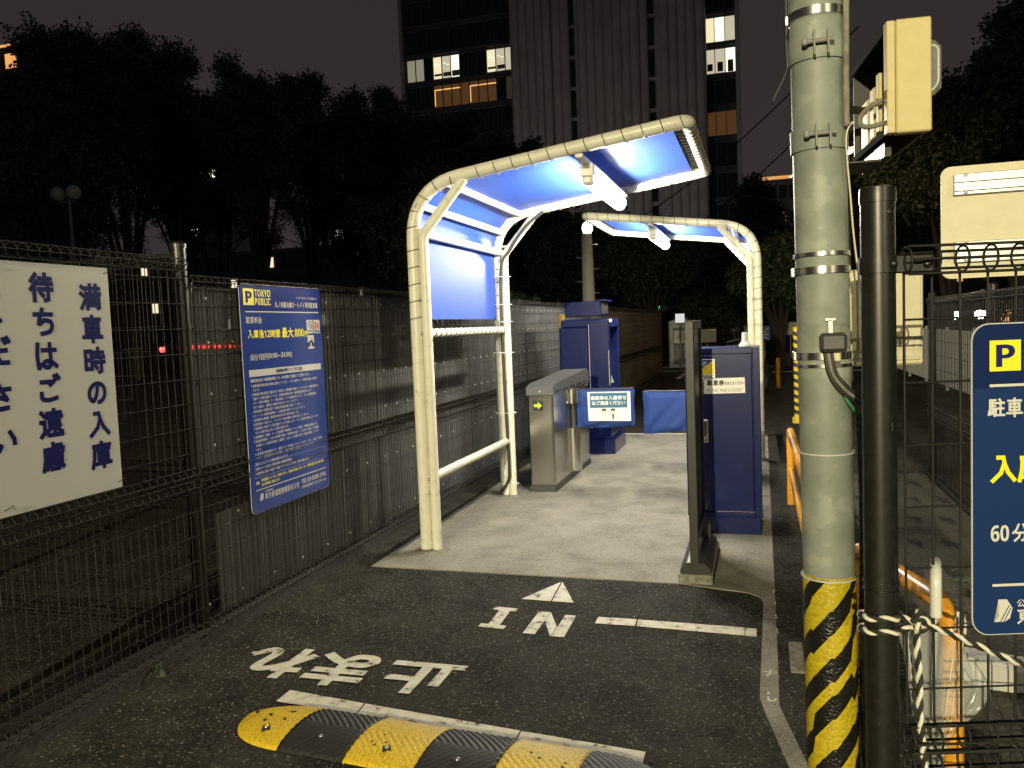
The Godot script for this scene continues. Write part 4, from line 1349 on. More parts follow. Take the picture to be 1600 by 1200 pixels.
func pay_machine() -> void:
	# local +x is the front with the screen
	var t := thing("pay_machine", "tall navy blue payment machine with hooded front behind the gate", "payment machine", Vector3(-1.95, 0, -9.75))
	var b := MB.new()
	b.box(Vector3(0.02, 0.09, 0.0), Vector3(0.62, 0.18, 0.78), 0.01)
	obj("plinth", b, M.navy, t)
	b = MB.new()
	b.box(Vector3(-0.12, 0.82, 0.0), Vector3(0.34, 1.3, 0.74), 0.01)
	obj("rear_cabinet", b, M.navy, t)
	b = MB.new()
	b.box(Vector3(-0.02, 1.515, 0.0), Vector3(0.5, 0.09, 0.7), 0.01)
	obj("shoulder", b, M.navy, t)
	# front housing round a recess
	b = MB.new()
	b.box(Vector3(0.17, 0.865, 0.335), Vector3(0.24, 1.37, 0.07), 0.008)
	b.box(Vector3(0.17, 0.865, -0.335), Vector3(0.24, 1.37, 0.07), 0.008)
	b.box(Vector3(0.175, 1.51, 0.0), Vector3(0.25, 0.1, 0.6), 0.008)
	b.box(Vector3(0.17, 0.36, 0.0), Vector3(0.24, 0.36, 0.6), 0.008)
	obj("hood", b, M.navy, t)
	b = MB.new()
	b.box(Vector3(0.1, 1.0, 0.0), Vector3(0.06, 0.92, 0.6), 0.003)
	obj("front_panel", b, M.light_grey, t)
	b = MB.new()
	b.box(Vector3(0.134, 1.24, 0.02), Vector3(0.012, 0.18, 0.24), 0.002)
	obj("screen", b, M.black, t)
	for k in 4:
		b = MB.new()
		b.box(Vector3(0.136, 1.02 - k * 0.13, 0.12 - 0.09 * (k % 2)), Vector3(0.02, 0.06, 0.1), 0.004)
		obj("slot_plate", b, M.alu if k % 2 else M.gold, t)
	b = MB.new()
	b.box(Vector3(0.285, 1.0, 0.372), Vector3(0.004, 0.4, 0.02), 0.0)
	b.box(Vector3(0.06, 0.9, 0.372), Vector3(0.006, 1.2, 0.004), 0.0)
	obj("door_trim", b, M.light_grey, t)
	b = MB.new()
	b.prism(PackedVector2Array([Vector2(0, 0), Vector2(0.09, -0.02), Vector2(0.12, -0.1), Vector2(0.02, -0.12)]), 0.002, tx(Vector3(0.2, 0.92, 0.26), Basis(Vector3.UP, 0.5)))
	obj("hanging_slip", b, mat(0.4, 0.55, 0.42, 0.7), t)
	b = MB.new()
	b.box(Vector3(-0.02, 1.68, 0.05), Vector3(0.42, 0.17, 0.5), 0.008)
	b.box(Vector3(0.19, 1.77, 0.05), Vector3(0.1, 0.02, 0.52), 0.004)
	obj("camera_box", b, M.navy, t)
	b = MB.new()
	b.box(Vector3(0.195, 1.68, 0.05), Vector3(0.014, 0.12, 0.4), 0.003)
	b.box(Vector3(0.2, 1.72, 0.24), Vector3(0.016, 0.04, 0.05), 0.003)
	obj("camera_window", b, M.black, t)
	b = MB.new()
	b.box(Vector3(-0.27, 1.56, 0.3), Vector3(0.09, 0.14, 0.05), 0.006)
	obj("junction_box", b, M.gold, t)
	b = MB.new()
	b.box(Vector3(0.3, 1.535, 0.28), Vector3(0.006, 0.035, 0.14), 0.001)
	obj("label_strip", b, M.paper, t)

func ticket_cabinet() -> void:
	var t := thing("ticket_cabinet", "navy blue ticket cabinet with white instruction label and yellow security sticker", "ticket machine", Vector3(-0.26, 0, -5.84))
	var b := MB.new()
	b.box(Vector3(0.005, 0.065, -0.24), Vector3(0.47, 0.13, 0.44), 0.006)
	obj("plinth", b, M.navy, t)
	b = MB.new()
	b.box(Vector3(0, 0.715, -0.24), Vector3(0.5, 1.17, 0.44), 0.004)
	b.box(Vector3(-0.226, 0.715, -0.01), Vector3(0.048, 1.17, 0.03), 0.004)
	b.box(Vector3(0.226, 0.715, -0.01), Vector3(0.048, 1.17, 0.03), 0.004)
	b.box(Vector3(0, 1.279, -0.01), Vector3(0.404, 0.042, 0.03), 0.004)
	b.box(Vector3(0, 0.146, -0.01), Vector3(0.404, 0.032, 0.03), 0.004)
	obj("body", b, M.navy, t)
	b = MB.new()
	b.box(Vector3(0.0, 0.71, -0.001), Vector3(0.392, 1.082, 0.022), 0.004)
	var d := obj("door", b, M.navy, t)
	b = MB.new()
	b.box(Vector3(-0.115, 0.73, 0.014), Vector3(0.034, 0.16, 0.014), 0.004)
	var h := obj("handle", b, M.alu, d)
	b = MB.new()
	b.box(Vector3(-0.118, 0.745, 0.021), Vector3(0.016, 0.1, 0.012), 0.004)
	b.ball(Vector3(-0.115, 0.668, 0.02), Vector3(0.008, 0.008, 0.005), Basis(), 8, 5)
	obj("lever", b, M.dark_plastic, h)
	# security sticker
	var x := tx(Vector3(-0.185, 1.225, 0.0112))
	b = MB.new()
	b.box(Vector3(-0.117, 1.157, 0.0108), Vector3(0.144, 0.138, 0.0012), 0.0)
	var s := obj("security_sticker", b, M.paper, d)
	s.set_meta("label", "square blue and yellow security company sticker")
	b = MB.new()
	b.flat([x * Vector3(0.004, -0.004, 0.0006), x * Vector3(0.132, -0.004, 0.0006), x * Vector3(0.004, -0.1, 0.0006)], Vector3.BACK)
	obj("blue_corner", b, mat(0.025, 0.03, 0.2, 0.4), s)
	b = MB.new()
	b.flat([x * Vector3(0.136, -0.006, 0.0006), x * Vector3(0.136, -0.102, 0.0006), x * Vector3(0.006, -0.102, 0.0006)], Vector3.BACK)
	obj("yellow_corner", b, mat(0.8, 0.62, 0.02, 0.4), s)
	b = MB.new()
	draw_latin(b, "ALSOK", Vector2(0.008, -0.109), 0.12, 0.021, x * tx(Vector3(0, 0, 0.0006)))
	obj("lettering", b, M.letter_navy, s)
	b = MB.new()
	for k in 3:
		patch(b, 0.05, -0.018 - k * 0.01, 0.088 - k * 0.006, -0.022 - k * 0.01, 0.0014, x)
	obj("small_print", b, M.paper, s)
	# instruction label
	b = MB.new()
	b.prism(PackedVector2Array([Vector2(-0.15, 0), Vector2(-0.12, 0.053), Vector2(0.15, 0.056), Vector2(0.152, -0.05), Vector2(-0.12, -0.053)]), 0.0012, tx(Vector3(0.0, 1.04, 0.0108)))
	var l := obj("instruction_label", b, M.paper, d)
	b = MB.new()
	var y := tx(Vector3(0, 1.04, 0.0122))
	line(b, "駐車券", Vector2(-0.1, 0.04), 0.039, 0.036, 0.0058, y)
	line(b, "をおとりください", Vector2(0.018, 0.03), 0.0162, 0.024, 0.0027, y)
	draw_latin(b, "PLEASE TAKE A TICKET", Vector2(-0.1, -0.018), 0.235, 0.021, y, false)
	b.flat([y * Vector3(-0.146, 0, 0.0002), y * Vector3(-0.122, 0.045, 0.0002), y * Vector3(-0.122, -0.045, 0.0002)], Vector3.BACK)
	obj("lettering", b, M.letter_black, l)
	# hinge edge lit at the lane side and the beacon on top
	b = MB.new()
	b.lathe([Vector2(0, 0), Vector2(0.058, 0), Vector2(0.058, 0.012), Vector2(0.036, 0.034), Vector2(0.031, 0.036), Vector2(0.027, 0.098), Vector2(0, 0.1)], 4, tx(Vector3(0.155, 1.302, -0.1), Basis(Vector3.UP, PI / 4)))
	obj("beacon", b, M.light_grey, t)

func stand_frame() -> void:
	var t := thing("sign_stand", "brown metal sign stand on a concrete block seen edge on", "sign stand", Vector3(-0.385, 0, -5.08))
	var b := MB.new()
	b.box(Vector3(0.005, 0.028, 0.0), Vector3(0.19, 0.056, 0.78), 0.006)
	obj("concrete_block", b, M.kerb, t)
	b = MB.new()
	var pr := PackedVector2Array([Vector2(-0.085, 0.0), Vector2(0.085, 0.0), Vector2(0.085, 0.025), Vector2(0.05, 0.06), Vector2(-0.05, 0.06), Vector2(-0.085, 0.025)])
	b.prism(pr, 0.72, tx(Vector3(0.005, 0.057, 0)))
	obj("foot", b, M.brown, t)
	for z in [0.32, -0.28]:
		b = MB.new()
		b.box(Vector3(0, 0.79, z), Vector3(0.05, 1.4, 0.055), 0.004)
		obj("stile", b, M.brown, t)
	b = MB.new()
	b.box(Vector3(0.0, 1.47, 0.02), Vector3(0.055, 0.05, 0.54), 0.003)
	b.box(Vector3(0.0, 0.26, 0.02), Vector3(0.055, 0.05, 0.54), 0.003)
	obj("rail", b, M.brown_light, t)
	b = MB.new()
	b.box(Vector3(0.0, 0.865, 0.02), Vector3(0.02, 1.16, 0.54), 0.002)
	obj("panel", b, M.brown_light, t)
	b = MB.new()
	b.box(Vector3(0.045, 0.16, -0.26), Vector3(0.03, 0.1, 0.05), 0.008)
	obj("foot_bracket", b, M.black, t)

# ---------------------------------------------------------------- signs
func build_signs() -> void:
	white_notice()
	parking_sign("large blue parking fee sign with small print on the lane fence", Transform3D(Basis(Vector3(0, 0, -1), Vector3.UP, Vector3(1, 0, 0)), Vector3(-2.612, 1.165, -4.185)), 0.83, 1.23, 0)
	parking_sign("small blue parking fee sign on the dark fence beside the black post", Transform3D(Basis(Vector3.UP, deg_to_rad(16.81)), Vector3(0.374 + 0.957 * 0.3, 1.17, -1.712 - 0.289 * 0.3)), 0.6, 0.585, 1)

func white_notice() -> void:
	var t := thing("white_notice", "large white board with blue vertical writing wired to the bare mesh fence", "sign", Vector3(-2.632, 1.345, -2.1))
	var along := Basis(Vector3(0, 0, -1), Vector3.UP, Vector3(1, 0, 0))
	var b := MB.new()
	b.prism(rrect(1.56, 0.93, 0.006, 2), 0.004, Transform3D(along, Vector3.ZERO))
	obj("board", b, M.sign_white, t)
	b = MB.new()
	var x := Transform3D(along, Vector3(0.0032, 0, 0))
	# columns from the right edge (local x = 0.78)
	var cols := [["満車時の入庫", 0.675, 0.395], ["待ちはご遠慮", 0.435, 0.425], ["ください", 0.222, 0.345]]
	for c in cols:
		for i in c[0].length():
			b = MB.new()
			draw_glyph(b, c[0][i], Vector2(c[1] - 0.053, c[2] - i * (0.1305 if c[0].length() > 4 else 0.16)), 0.106, 0.106, 0.0178, x)
			obj("character", b, M.letter_navy, t)
	b = MB.new()
	for p in [Vector2(0.755, 0.44), Vector2(0.755, -0.44), Vector2(0.2, 0.44), Vector2(0.2, -0.44)]:
		b.tube([x * Vector3(p.x, p.y, -0.001), x * Vector3(p.x, p.y, 0.006), x * Vector3(p.x + 0.03, p.y + 0.012, 0.008), x * Vector3(p.x + 0.06, p.y - 0.02, -0.01)], 0.0014, 5)
	obj("wire_ties", b, M.wire, t)

func parking_sign(label: String, at: Transform3D, w: float, h: float, kind: int) -> void:
	var t := thing("parking_sign", label, "sign", Vector3.ZERO)
	t.transform = at
	var b := MB.new()
	b.prism(rrect(w, h, 0.03), 0.004)
	obj("board", b, M.sign_navy_body if kind else M.sign_blue_body, t)
	b = MB.new()
	b.prism(rrect(w + 0.004, h + 0.004, 0.032), 0.003, tx(Vector3(0, 0, -0.001)))
	obj("edge_trim", b, M.light_grey, t)
	var hd: float = 0.115 if kind == 0 else 0.2
	b = MB.new()
	var pts := PackedVector2Array()
	for p in rrect(w - 0.002, h - 0.002, 0.029):
		if p.y > h / 2 - h * hd - 0.02: pts.append(p)
	var cut := PackedVector2Array([Vector2(-w, h / 2 - h * hd), Vector2(w, h / 2 - h * hd), Vector2(w, h), Vector2(-w, h)])
	var head := Geometry2D.intersect_polygons(rrect(w - 0.002, h - 0.002, 0.029), cut)
	b.prism(head[0], 0.001, tx(Vector3(0, 0, 0.0022)))
	obj("header_panel", b, M.sign_navy if kind else M.sign_blue, t)
	var x := tx(Vector3(-w / 2, h / 2, 0.0036))
	var y := MB.new()      # yellow print
	var wh := MB.new()     # white print
	var k1 := MB.new()     # dark print on yellow or white
	var x2 := tx(Vector3(-w / 2, h / 2, 0.0046))
	if kind == 0:
		var U := w
		patch(y, 0.035 * U, -0.09 * h, 0.15 * U, -0.018 * h, 0, x)
		draw_latin(k1, "P", Vector2(0.06 * U, -0.03 * h), 0.068 * U, 0.05 * h, x2)
		draw_latin(y, "TOKYO", Vector2(0.162 * U, -0.02 * h), 0.18 * U, 0.032 * h, x)
		draw_latin(y, "PUBLIC", Vector2(0.162 * U, -0.057 * h), 0.18 * U, 0.032 * h, x)
		line(wh, "いつでもどこでも、あなたの足もとに", Vector2(0.67 * U, -0.045 * h), 0.0165 * U, 0.012 * h, 0.0017, x)
		line(wh, "丸ノ内鍛冶橋オートバイ専用駐車場", Vector2(0.39 * U, -0.07 * h), 0.0352 * U, 0.028 * h, 0.0036, x)
		patch(wh, 0.05 * U, -0.121 * h, 0.96 * U, -0.116 * h, 0, x)
		line(wh, "駐車料金", Vector2(0.05 * U, -0.14 * h), 0.045 * U, 0.03 * h, 0.0042, x)
		line(y, "入庫後12時間", Vector2(0.06 * U, -0.198 * h), 0.062 * U, 0.036 * h, 0.0062, x)
		line(y, "最大", Vector2(0.455 * U, -0.192 * h), 0.076 * U, 0.044 * h, 0.008, x)
		draw_latin(y, "800", Vector2(0.62 * U, -0.197 * h), 0.12 * U, 0.038 * h, x)
		line(y, "円", Vector2(0.748 * U, -0.208 * h), 0.048 * U, 0.028 * h, 0.0055, x)
		line(wh, "60分100円(0:00〜24:00)", Vector2(0.075 * U, -0.302 * h), 0.0415 * U, 0.031 * h, 0.004, x)
		for q in [[0.785, 0.155], [0.882, 0.155], [0.79, 0.23]]:
			patch(wh, q[0] * U, -(q[1] + 0.066) * h, (q[0] + 0.088) * U, -q[1] * h, 0, x)
		draw_latin(k1, "BANK", Vector2(0.795 * U, -0.205 * h), 0.068 * U, 0.008 * h, x2)
		k1.tube(ring(x2 * Vector3(0.842 * U, -0.185 * h, 0), Vector3.BACK, 0.013, 16), 0.002, 4, false, true)
		bar(k1, Vector2(0.797 * U, -0.186 * h), Vector2(0.815 * U, -0.166 * h), 0.004, x2)
		bar(k1, Vector2(0.815 * U, -0.166 * h), Vector2(0.865 * U, -0.164 * h), 0.004, x2)
		line(k1, "時間営業", Vector2(0.892 * U, -0.206 * h), 0.0175 * U, 0.01 * h, 0.0014, x2)
		for q in [0.806, 0.86]: k1.tube(ring(x2 * Vector3(q * U, -0.276 * h, 0), Vector3.BACK, 0.011, 14), 0.0035, 4, false, true)
		bar(k1, Vector2(0.806 * U, -0.272 * h), Vector2(0.83 * U, -0.258 * h), 0.012, x2)
		bar(k1, Vector2(0.83 * U, -0.258 * h), Vector2(0.86 * U, -0.272 * h), 0.012, x2)
		bar(k1, Vector2(0.842 * U, -0.246 * h), Vector2(0.862 * U, -0.27 * h), 0.006, x2)
		# notes
		patch(wh, 0.05 * U, -0.402 * h, 0.955 * U, -0.372 * h, 0, x)
		line(k1, "駐車場の利用についてのご注意", Vector2(0.36 * U, -0.378 * h), 0.0235 * U, 0.018 * h, 0.0026, x2)
		line(wh, "当駐車場は無人の時間制駐車場につき、次の事項をご了承のうえご利用ください。", Vector2(0.06 * U, -0.412 * h), 0.0202 * U, 0.0145 * h, 0.0021, x)
		var notes := ["1.駐車場利用者は所定の枠内に駐車してください。なお、駐車スペース以外の場所には駐車で", "  きません。",
			"2.駐車場で他の車両に損害を与えた場合は、当事者間で解決していただきます。駐車車両の損", "  傷及びその他の損害については、管理者の責任に帰する場合以外責任は負いません。", "  また、車両の盗難品、パーツ等の盗難についての責任は負いません。なお、天災地変等を", "  受けた場合は、出庫前に管理者へ申し出なければなりません。",
			"3.駐車時間が48時間を超える場合は緊急連絡先へ連絡してください。", "4.オートバイの駐車目的以外、この駐車場を利用することはできません。", "5.駐車場内の引火物、危険物の持ち込み及び喫煙は禁止します。", "6.駐車場内での空ぶかし、クラクション等の騒音には十分注意してください。",
			"7.駐車場内に私物やゴミ等を放置することを禁止します。なお、放置物は撤去します。また、", "  これらの物の処分に要した費用を請求します。", "8.不正駐車した場合、もしくは管理者が不正駐車とみなした場合は、違約金を請求します。",
			"9.駐車場利用者が、これらの事項に違反した場合又は故意もしくは重大な過失により駐車場", "  の設備もしくは機器を破損した場合は、これにより管理者が被った損害を賠償していただ", "  きます。", "10.駐車場の適正管理のため、車両ナンバーを記録することがあります。ただし、記録した車両", "  ナンバーは管理目的のために使用し、正当な理由なく開示することはありません。"]
		for i in notes.size():
			line(wh, notes[i], Vector2(0.06 * U, -(0.436 + i * 0.0187) * h), 0.0199 * U, 0.0132 * h, 0.0016, x, false)
		for e in [[0.05, 0.79, 0.95, 0.79], [0.05, 0.79, 0.05, 0.845], [0.95, 0.79, 0.95, 0.845], [0.05, 0.845, 0.95, 0.845]]:
			bar(wh, Vector2(e[0] * U, -e[1] * h), Vector2(e[2] * U, -e[3] * h), 0.0012, x)
		line(wh, "駐車することができる車両は以下のとおりです", Vector2(0.06 * U, -0.778 * h), 0.0185 * U, 0.0125 * h, 0.0018, x)
		line(wh, "駐車スペースに収まる自動二輪及び原動機付自転車", Vector2(0.065 * U, -0.8 * h), 0.0185 * U, 0.0125 * h, 0.0018, x)
		line(wh, "上記車両に該当する場合でも駐車できないことがあります。係員が判断します。", Vector2(0.065 * U, -0.821 * h), 0.0185 * U, 0.0125 * h, 0.0018, x)
		line(y, "警告", Vector2(0.055 * U, -0.862 * h), 0.019 * U, 0.0135 * h, 0.002, x)
		line(y, "不正駐車については、車輪止めをし、違約金を請求します。また、当該車両及び届け先の確認", Vector2(0.115 * U, -0.854 * h), 0.0192 * U, 0.0135 * h, 0.0019, x)
		line(y, "後に警察等に通報します。", Vector2(0.115 * U, -0.874 * h), 0.0192 * U, 0.0135 * h, 0.0019, x)
		patch(wh, 0.05 * U, -0.902 * h, 0.955 * U, -0.898 * h, 0, x)
		wh.flat([x * Vector3(0.085 * U, -0.95 * h, 0), x * Vector3(0.1 * U, -0.918 * h, 0), x * Vector3(0.125 * U, -0.918 * h, 0), x * Vector3(0.13 * U, -0.94 * h, 0), x * Vector3(0.11 * U, -0.95 * h, 0)], Vector3.BACK)
		line(wh, "公益財団法人", Vector2(0.145 * U, -0.91 * h), 0.018 * U, 0.01 * h, 0.0014, x)
		line(wh, "東京都道路整備保全公社", Vector2(0.145 * U, -0.923 * h), 0.0385 * U, 0.028 * h, 0.0034, x)
		draw_latin(wh, "TEL:03-5638-3760", Vector2(0.6 * U, -0.918 * h), 0.34 * U, 0.021 * h, x)
		line(wh, "(緊急連絡先)", Vector2(0.6 * U, -0.948 * h), 0.024 * U, 0.015 * h, 0.002, x, false)
		draw_latin(wh, "0120-036-548", Vector2(0.76 * U, -0.95 * h), 0.18 * U, 0.013 * h, x, false)
		var red := MB.new()
		draw_latin(red, "24", Vector2(0.895 * U, -0.164 * h), 0.062 * U, 0.034 * h, x2)
		obj("red_lettering", red, mat(0.5, 0.03, 0.02, 0.4), t)
	else:
		patch(y, 0.03, -0.087, 0.088, -0.03, 0, x)
		draw_latin(k1, "P", Vector2(0.0415, -0.038), 0.035, 0.041, x2)
		draw_latin(y, "TOKYO", Vector2(0.094, -0.03), 0.1, 0.026, x)
		draw_latin(y, "PUBLIC", Vector2(0.094, -0.061), 0.1, 0.026, x)
		patch(wh, 0.03, -0.116, w - 0.03, -0.111, 0, x)
		line(wh, "駐車料金", Vector2(0.026, -0.138), 0.034, 0.034, 0.0042, x)
		line(y, "入庫後12時間", Vector2(0.031, -0.243), 0.051, 0.052, 0.0078, x)
		line(y, "最大800円", Vector2(0.33, -0.243), 0.055, 0.052, 0.0085, x)
		draw_latin(wh, "60", Vector2(0.032, -0.376), 0.034, 0.031, x)
		line(wh, "分100円", Vector2(0.071, -0.374), 0.037, 0.034, 0.0042, x)
		patch(wh, 0.035, -0.493, w - 0.03, -0.488, 0, x)
		wh.flat([x * Vector3(0.038, -0.561, 0), x * Vector3(0.048, -0.55, 0), x * Vector3(0.046, -0.518, 0), x * Vector3(0.062, -0.518, 0), x * Vector3(0.073, -0.535, 0), x * Vector3(0.068, -0.555, 0), x * Vector3(0.058, -0.561, 0)], Vector3.BACK)
		for q in 2: bar(k1, Vector2(0.05 + q * 0.006, -0.56), Vector2(0.066 + q * 0.004, -0.53 - q * 0.004), 0.0015, x2)
		line(wh, "公益財団法人", Vector2(0.08, -0.519), 0.0185, 0.0145, 0.0018, x)
		line(wh, "東京都道路整備保全公社", Vector2(0.08, -0.536), 0.0345, 0.031, 0.0036, x)
	obj("yellow_lettering", y, M.sign_yellow, t)
	obj("white_lettering", wh, M.sign_white, t)
	obj("dark_lettering", k1, M.letter_navy, t)

# ---------------------------------------------------------------- painted marks and the hump
func build_road_paint() -> void:
	var flat := Basis(Vector3.RIGHT, Vector3.FORWARD, Vector3.UP)   # local y points down the lane (-z)
	var P := func(called: String, poly: Array, label: String, at := Transform3D()):
		var b := MB.new()
		for q in poly: b.prism(PackedVector2Array(q), 0.002, Transform3D(flat, Vector3(0, 0.0042, 0)) * at)
		var o := struct(called, b, M.paint, label)
		return o
	P.call("painted_arrow", [[Vector2(-1.285, 4.28), Vector2(-1.12, 4.272), Vector2(-1.142, 4.61)], [Vector2(-1.112, 4.272), Vector2(-0.992, 4.27), Vector2(-1.134, 4.612)]], "worn white painted triangle pointing into the entrance")
	P.call("painted_bar", [[Vector2(-0.82, 3.985), Vector2(-0.62, 3.985), Vector2(-0.625, 4.075), Vector2(-0.82, 4.075)], [Vector2(-0.612, 3.982), Vector2(-0.1, 3.955), Vector2(-0.1, 4.055), Vector2(-0.617, 4.073)], [Vector2(-0.097, 3.95), Vector2(-0.045, 3.95), Vector2(-0.045, 4.05), Vector2(-0.097, 4.05)]], "short white painted bar beside the word IN")
	# IN
	P.call("painted_word", [
		[Vector2(-1.385, 3.835), Vector2(-1.25, 3.825), Vector2(-1.25, 3.868), Vector2(-1.385, 3.878)], [Vector2(-1.345, 3.874), Vector2(-1.285, 3.87), Vector2(-1.292, 4.09), Vector2(-1.352, 4.094)], [Vector2(-1.39, 4.09), Vector2(-1.262, 4.08), Vector2(-1.262, 4.122), Vector2(-1.39, 4.132)],
		[Vector2(-1.14, 3.79), Vector2(-1.078, 3.787), Vector2(-1.078, 4.098), Vector2(-1.14, 4.1)], [Vector2(-1.075, 4.098), Vector2(-1.075, 3.97), Vector2(-1.0, 3.776), Vector2(-0.996, 3.776), Vector2(-0.996, 3.9)], [Vector2(-0.992, 3.775), Vector2(-0.93, 3.772), Vector2(-0.935, 4.07), Vector2(-0.992, 4.074)]], "white painted word IN on the asphalt")
	# 止まれ, meant for riders coming out: turned by half a turn
	var b := MB.new()
	var back := Transform3D(Basis(Vector3.LEFT, Vector3.BACK, Vector3.UP), Vector3(0, 0.0052, 0))
	var xs := [1.275, 1.65, 1.995]
	for i in 3: draw_glyph(b, "止まれ"[i], Vector2(xs[i], -3.045 - 0.012 * i), 0.33, 0.32, 0.05, back)
	struct("painted_stop_word", b, M.paint, "worn white painted Japanese stop word facing riders who leave")
	P.call("painted_stop_line", [[Vector2(-1.93, 2.872), Vector2(-1.55, 2.825), Vector2(-1.56, 2.925), Vector2(-1.93, 2.975)], [Vector2(-1.545, 2.824), Vector2(-0.88, 2.758), Vector2(-0.88, 2.84), Vector2(-1.552, 2.924)], [Vector2(-0.872, 2.757), Vector2(-0.41, 2.708), Vector2(-0.41, 2.785), Vector2(-0.874, 2.838)]], "cracked white stop line beside the yellow and black hump")
	# chalk marks on the concrete strip
	b = MB.new()
	var ck := Transform3D(flat, Vector3(0, 0.008, 0))
	draw_glyph(b, "ナ", Vector2(-0.012, 3.57), 0.05, 0.07, 0.009, ck)
	draw_glyph(b, "し", Vector2(-0.012, 3.35), 0.05, 0.09, 0.009, ck)
	for k in 4: bar(b, Vector2(0.04 + 0.004 * k, 4.6 - k * 0.2), Vector2(0.046, 4.66 - k * 0.2), 0.006, ck)
	struct("chalk_mark", b, M.paint)
	hump()

func hump() -> void:
	var t := thing("speed_hump", "yellow and black striped rubber speed hump across the lane", "speed hump", Vector3(-1.965, 0, -2.705))
	t.rotation.y = -0.085
	var L := 0.275
	var W := 0.33
	for k in 6:
		var b := MB.new()
		var x0 := k * L
		var cap := 1 if k == 0 else (2 if k == 5 else 0)
		b.grid(60, 48, func(i: int, j: int):
			var u := float(i) / 60.0
			var v := float(j) / 48.0 * 2.0 - 1.0
			var wd := 1.0
			if cap == 1: wd = sqrt(maxf(0.0, 1.0 - pow(1.0 - u, 2.4)))
			if cap == 2: wd = sqrt(maxf(0.0, 1.0 - pow(u, 2.4)))
			var hgt := 0.034 * (1.0 - pow(absf(v), 2.2)) * pow(wd, 0.9) + 0.006
			# chevron tread
			var c := fposmod((u * L + (absf(v) * 0.5 if k % 2 else (0.5 - absf(v)) * 0.5) * W) * 33.0, 1.0)
			if absf(v) < 0.94 and wd > 0.3: hgt += 0.0036 * smoothstep(0.0, 0.25, c) * (1.0 - smoothstep(0.55, 0.8, c))
			# bevel into the joint
			var e := minf(u, 1.0 - u)
			if cap == 0: hgt -= 0.004 * maxf(0.0, 1.0 - e * 40.0)
			if absf(v) > 0.999: hgt = 0.0
			return Vector3(x0 + 0.0015 + u * (L - 0.003), hgt, v * W * 0.5 * wd))
		var s := obj("hump_segment", b, M.rubber if k % 2 else M.yellow, t)
		s.set_meta("label", "black ribbed segment" if k % 2 else "yellow ribbed segment")
		b = MB.new()
		var c := Vector3(x0 + L * (0.62 if cap == 1 else 0.5), 0.031, 0.085)
		b.box(c, Vector3(0.03, 0.012, 0.03), 0.002, Basis(Vector3.UP, 0.5))
		obj("bolt_recess", b, M.black, s)
		b = MB.new()
		b.ball(c + Vector3(0, 0.007, 0), Vector3(0.009, 0.007, 0.009), Basis(), 8, 5)
		obj("bolt", b, M.alu, s)
		if k % 2 == 0:
			b = MB.new()
			for q in 6:
				var px := x0 + L * rng.randf_range(0.2, 0.85)
				var v := rng.randf_range(-0.3, 0.5)
				b.box(Vector3(px, 0.034 * (1.0 - pow(absf(v), 2.2)) + 0.006, v * W * 0.5), Vector3(rng.randf_range(0.006, 0.016), 0.006, rng.randf_range(0.005, 0.012)), 0.0, Basis(Vector3.UP, rng.randf() * 3.0) * Basis(Vector3.RIGHT, v * 0.5))
			obj("chipped_spots", b, M.rubber, s)

# ---------------------------------------------------------------- pole, black post and the fence on the right
func build_pole_corner() -> void:
	utility_pole()
	floodlight()
	control_box()
	right_fence()
	rope()
	umbrella()
	guards()
	# back of a sign standing behind the fence
	var t := thing("road_sign", "cream back of a road sign with slotted aluminium rails behind the dark fence", "sign", Vector3(0.98, 0, -2.6))
	var b := MB.new()
	b.prism(rrect(0.98, 0.31, 0.025), 0.004, tx(Vector3(0, 1.735, 0)))
	obj("board", b, M.plate_cream, t)
	for y in [1.838, 1.652]:
		b = MB.new()
		b.box(Vector3(0.0, y, 0.009), Vector3(0.92, 0.058, 0.012), 0.002)
		b.box(Vector3(0.0, y + 0.012, 0.019), Vector3(0.92, 0.014, 0.008), 0.001)
		b.box(Vector3(0.0, y - 0.012, 0.019), Vector3(0.92, 0.014, 0.008), 0.001)
		var rail := obj("rail", b, M.alu, t)
		b = MB.new()
		for x in [-0.43, -0.1, 0.2]:
			for s in [-1.0, 1.0]: b.ball(Vector3(x, y + s * 0.022, 0.017), Vector3(0.006, 0.006, 0.004), Basis(), 8, 5)
		obj("rivets", b, M.light_grey, rail)
	for x in [-0.15, 0.35]:
		put_mesh("sign_post", post_mesh(1.9, 0.03), M.grey, t, tx(Vector3(x, 0, 0.06)))

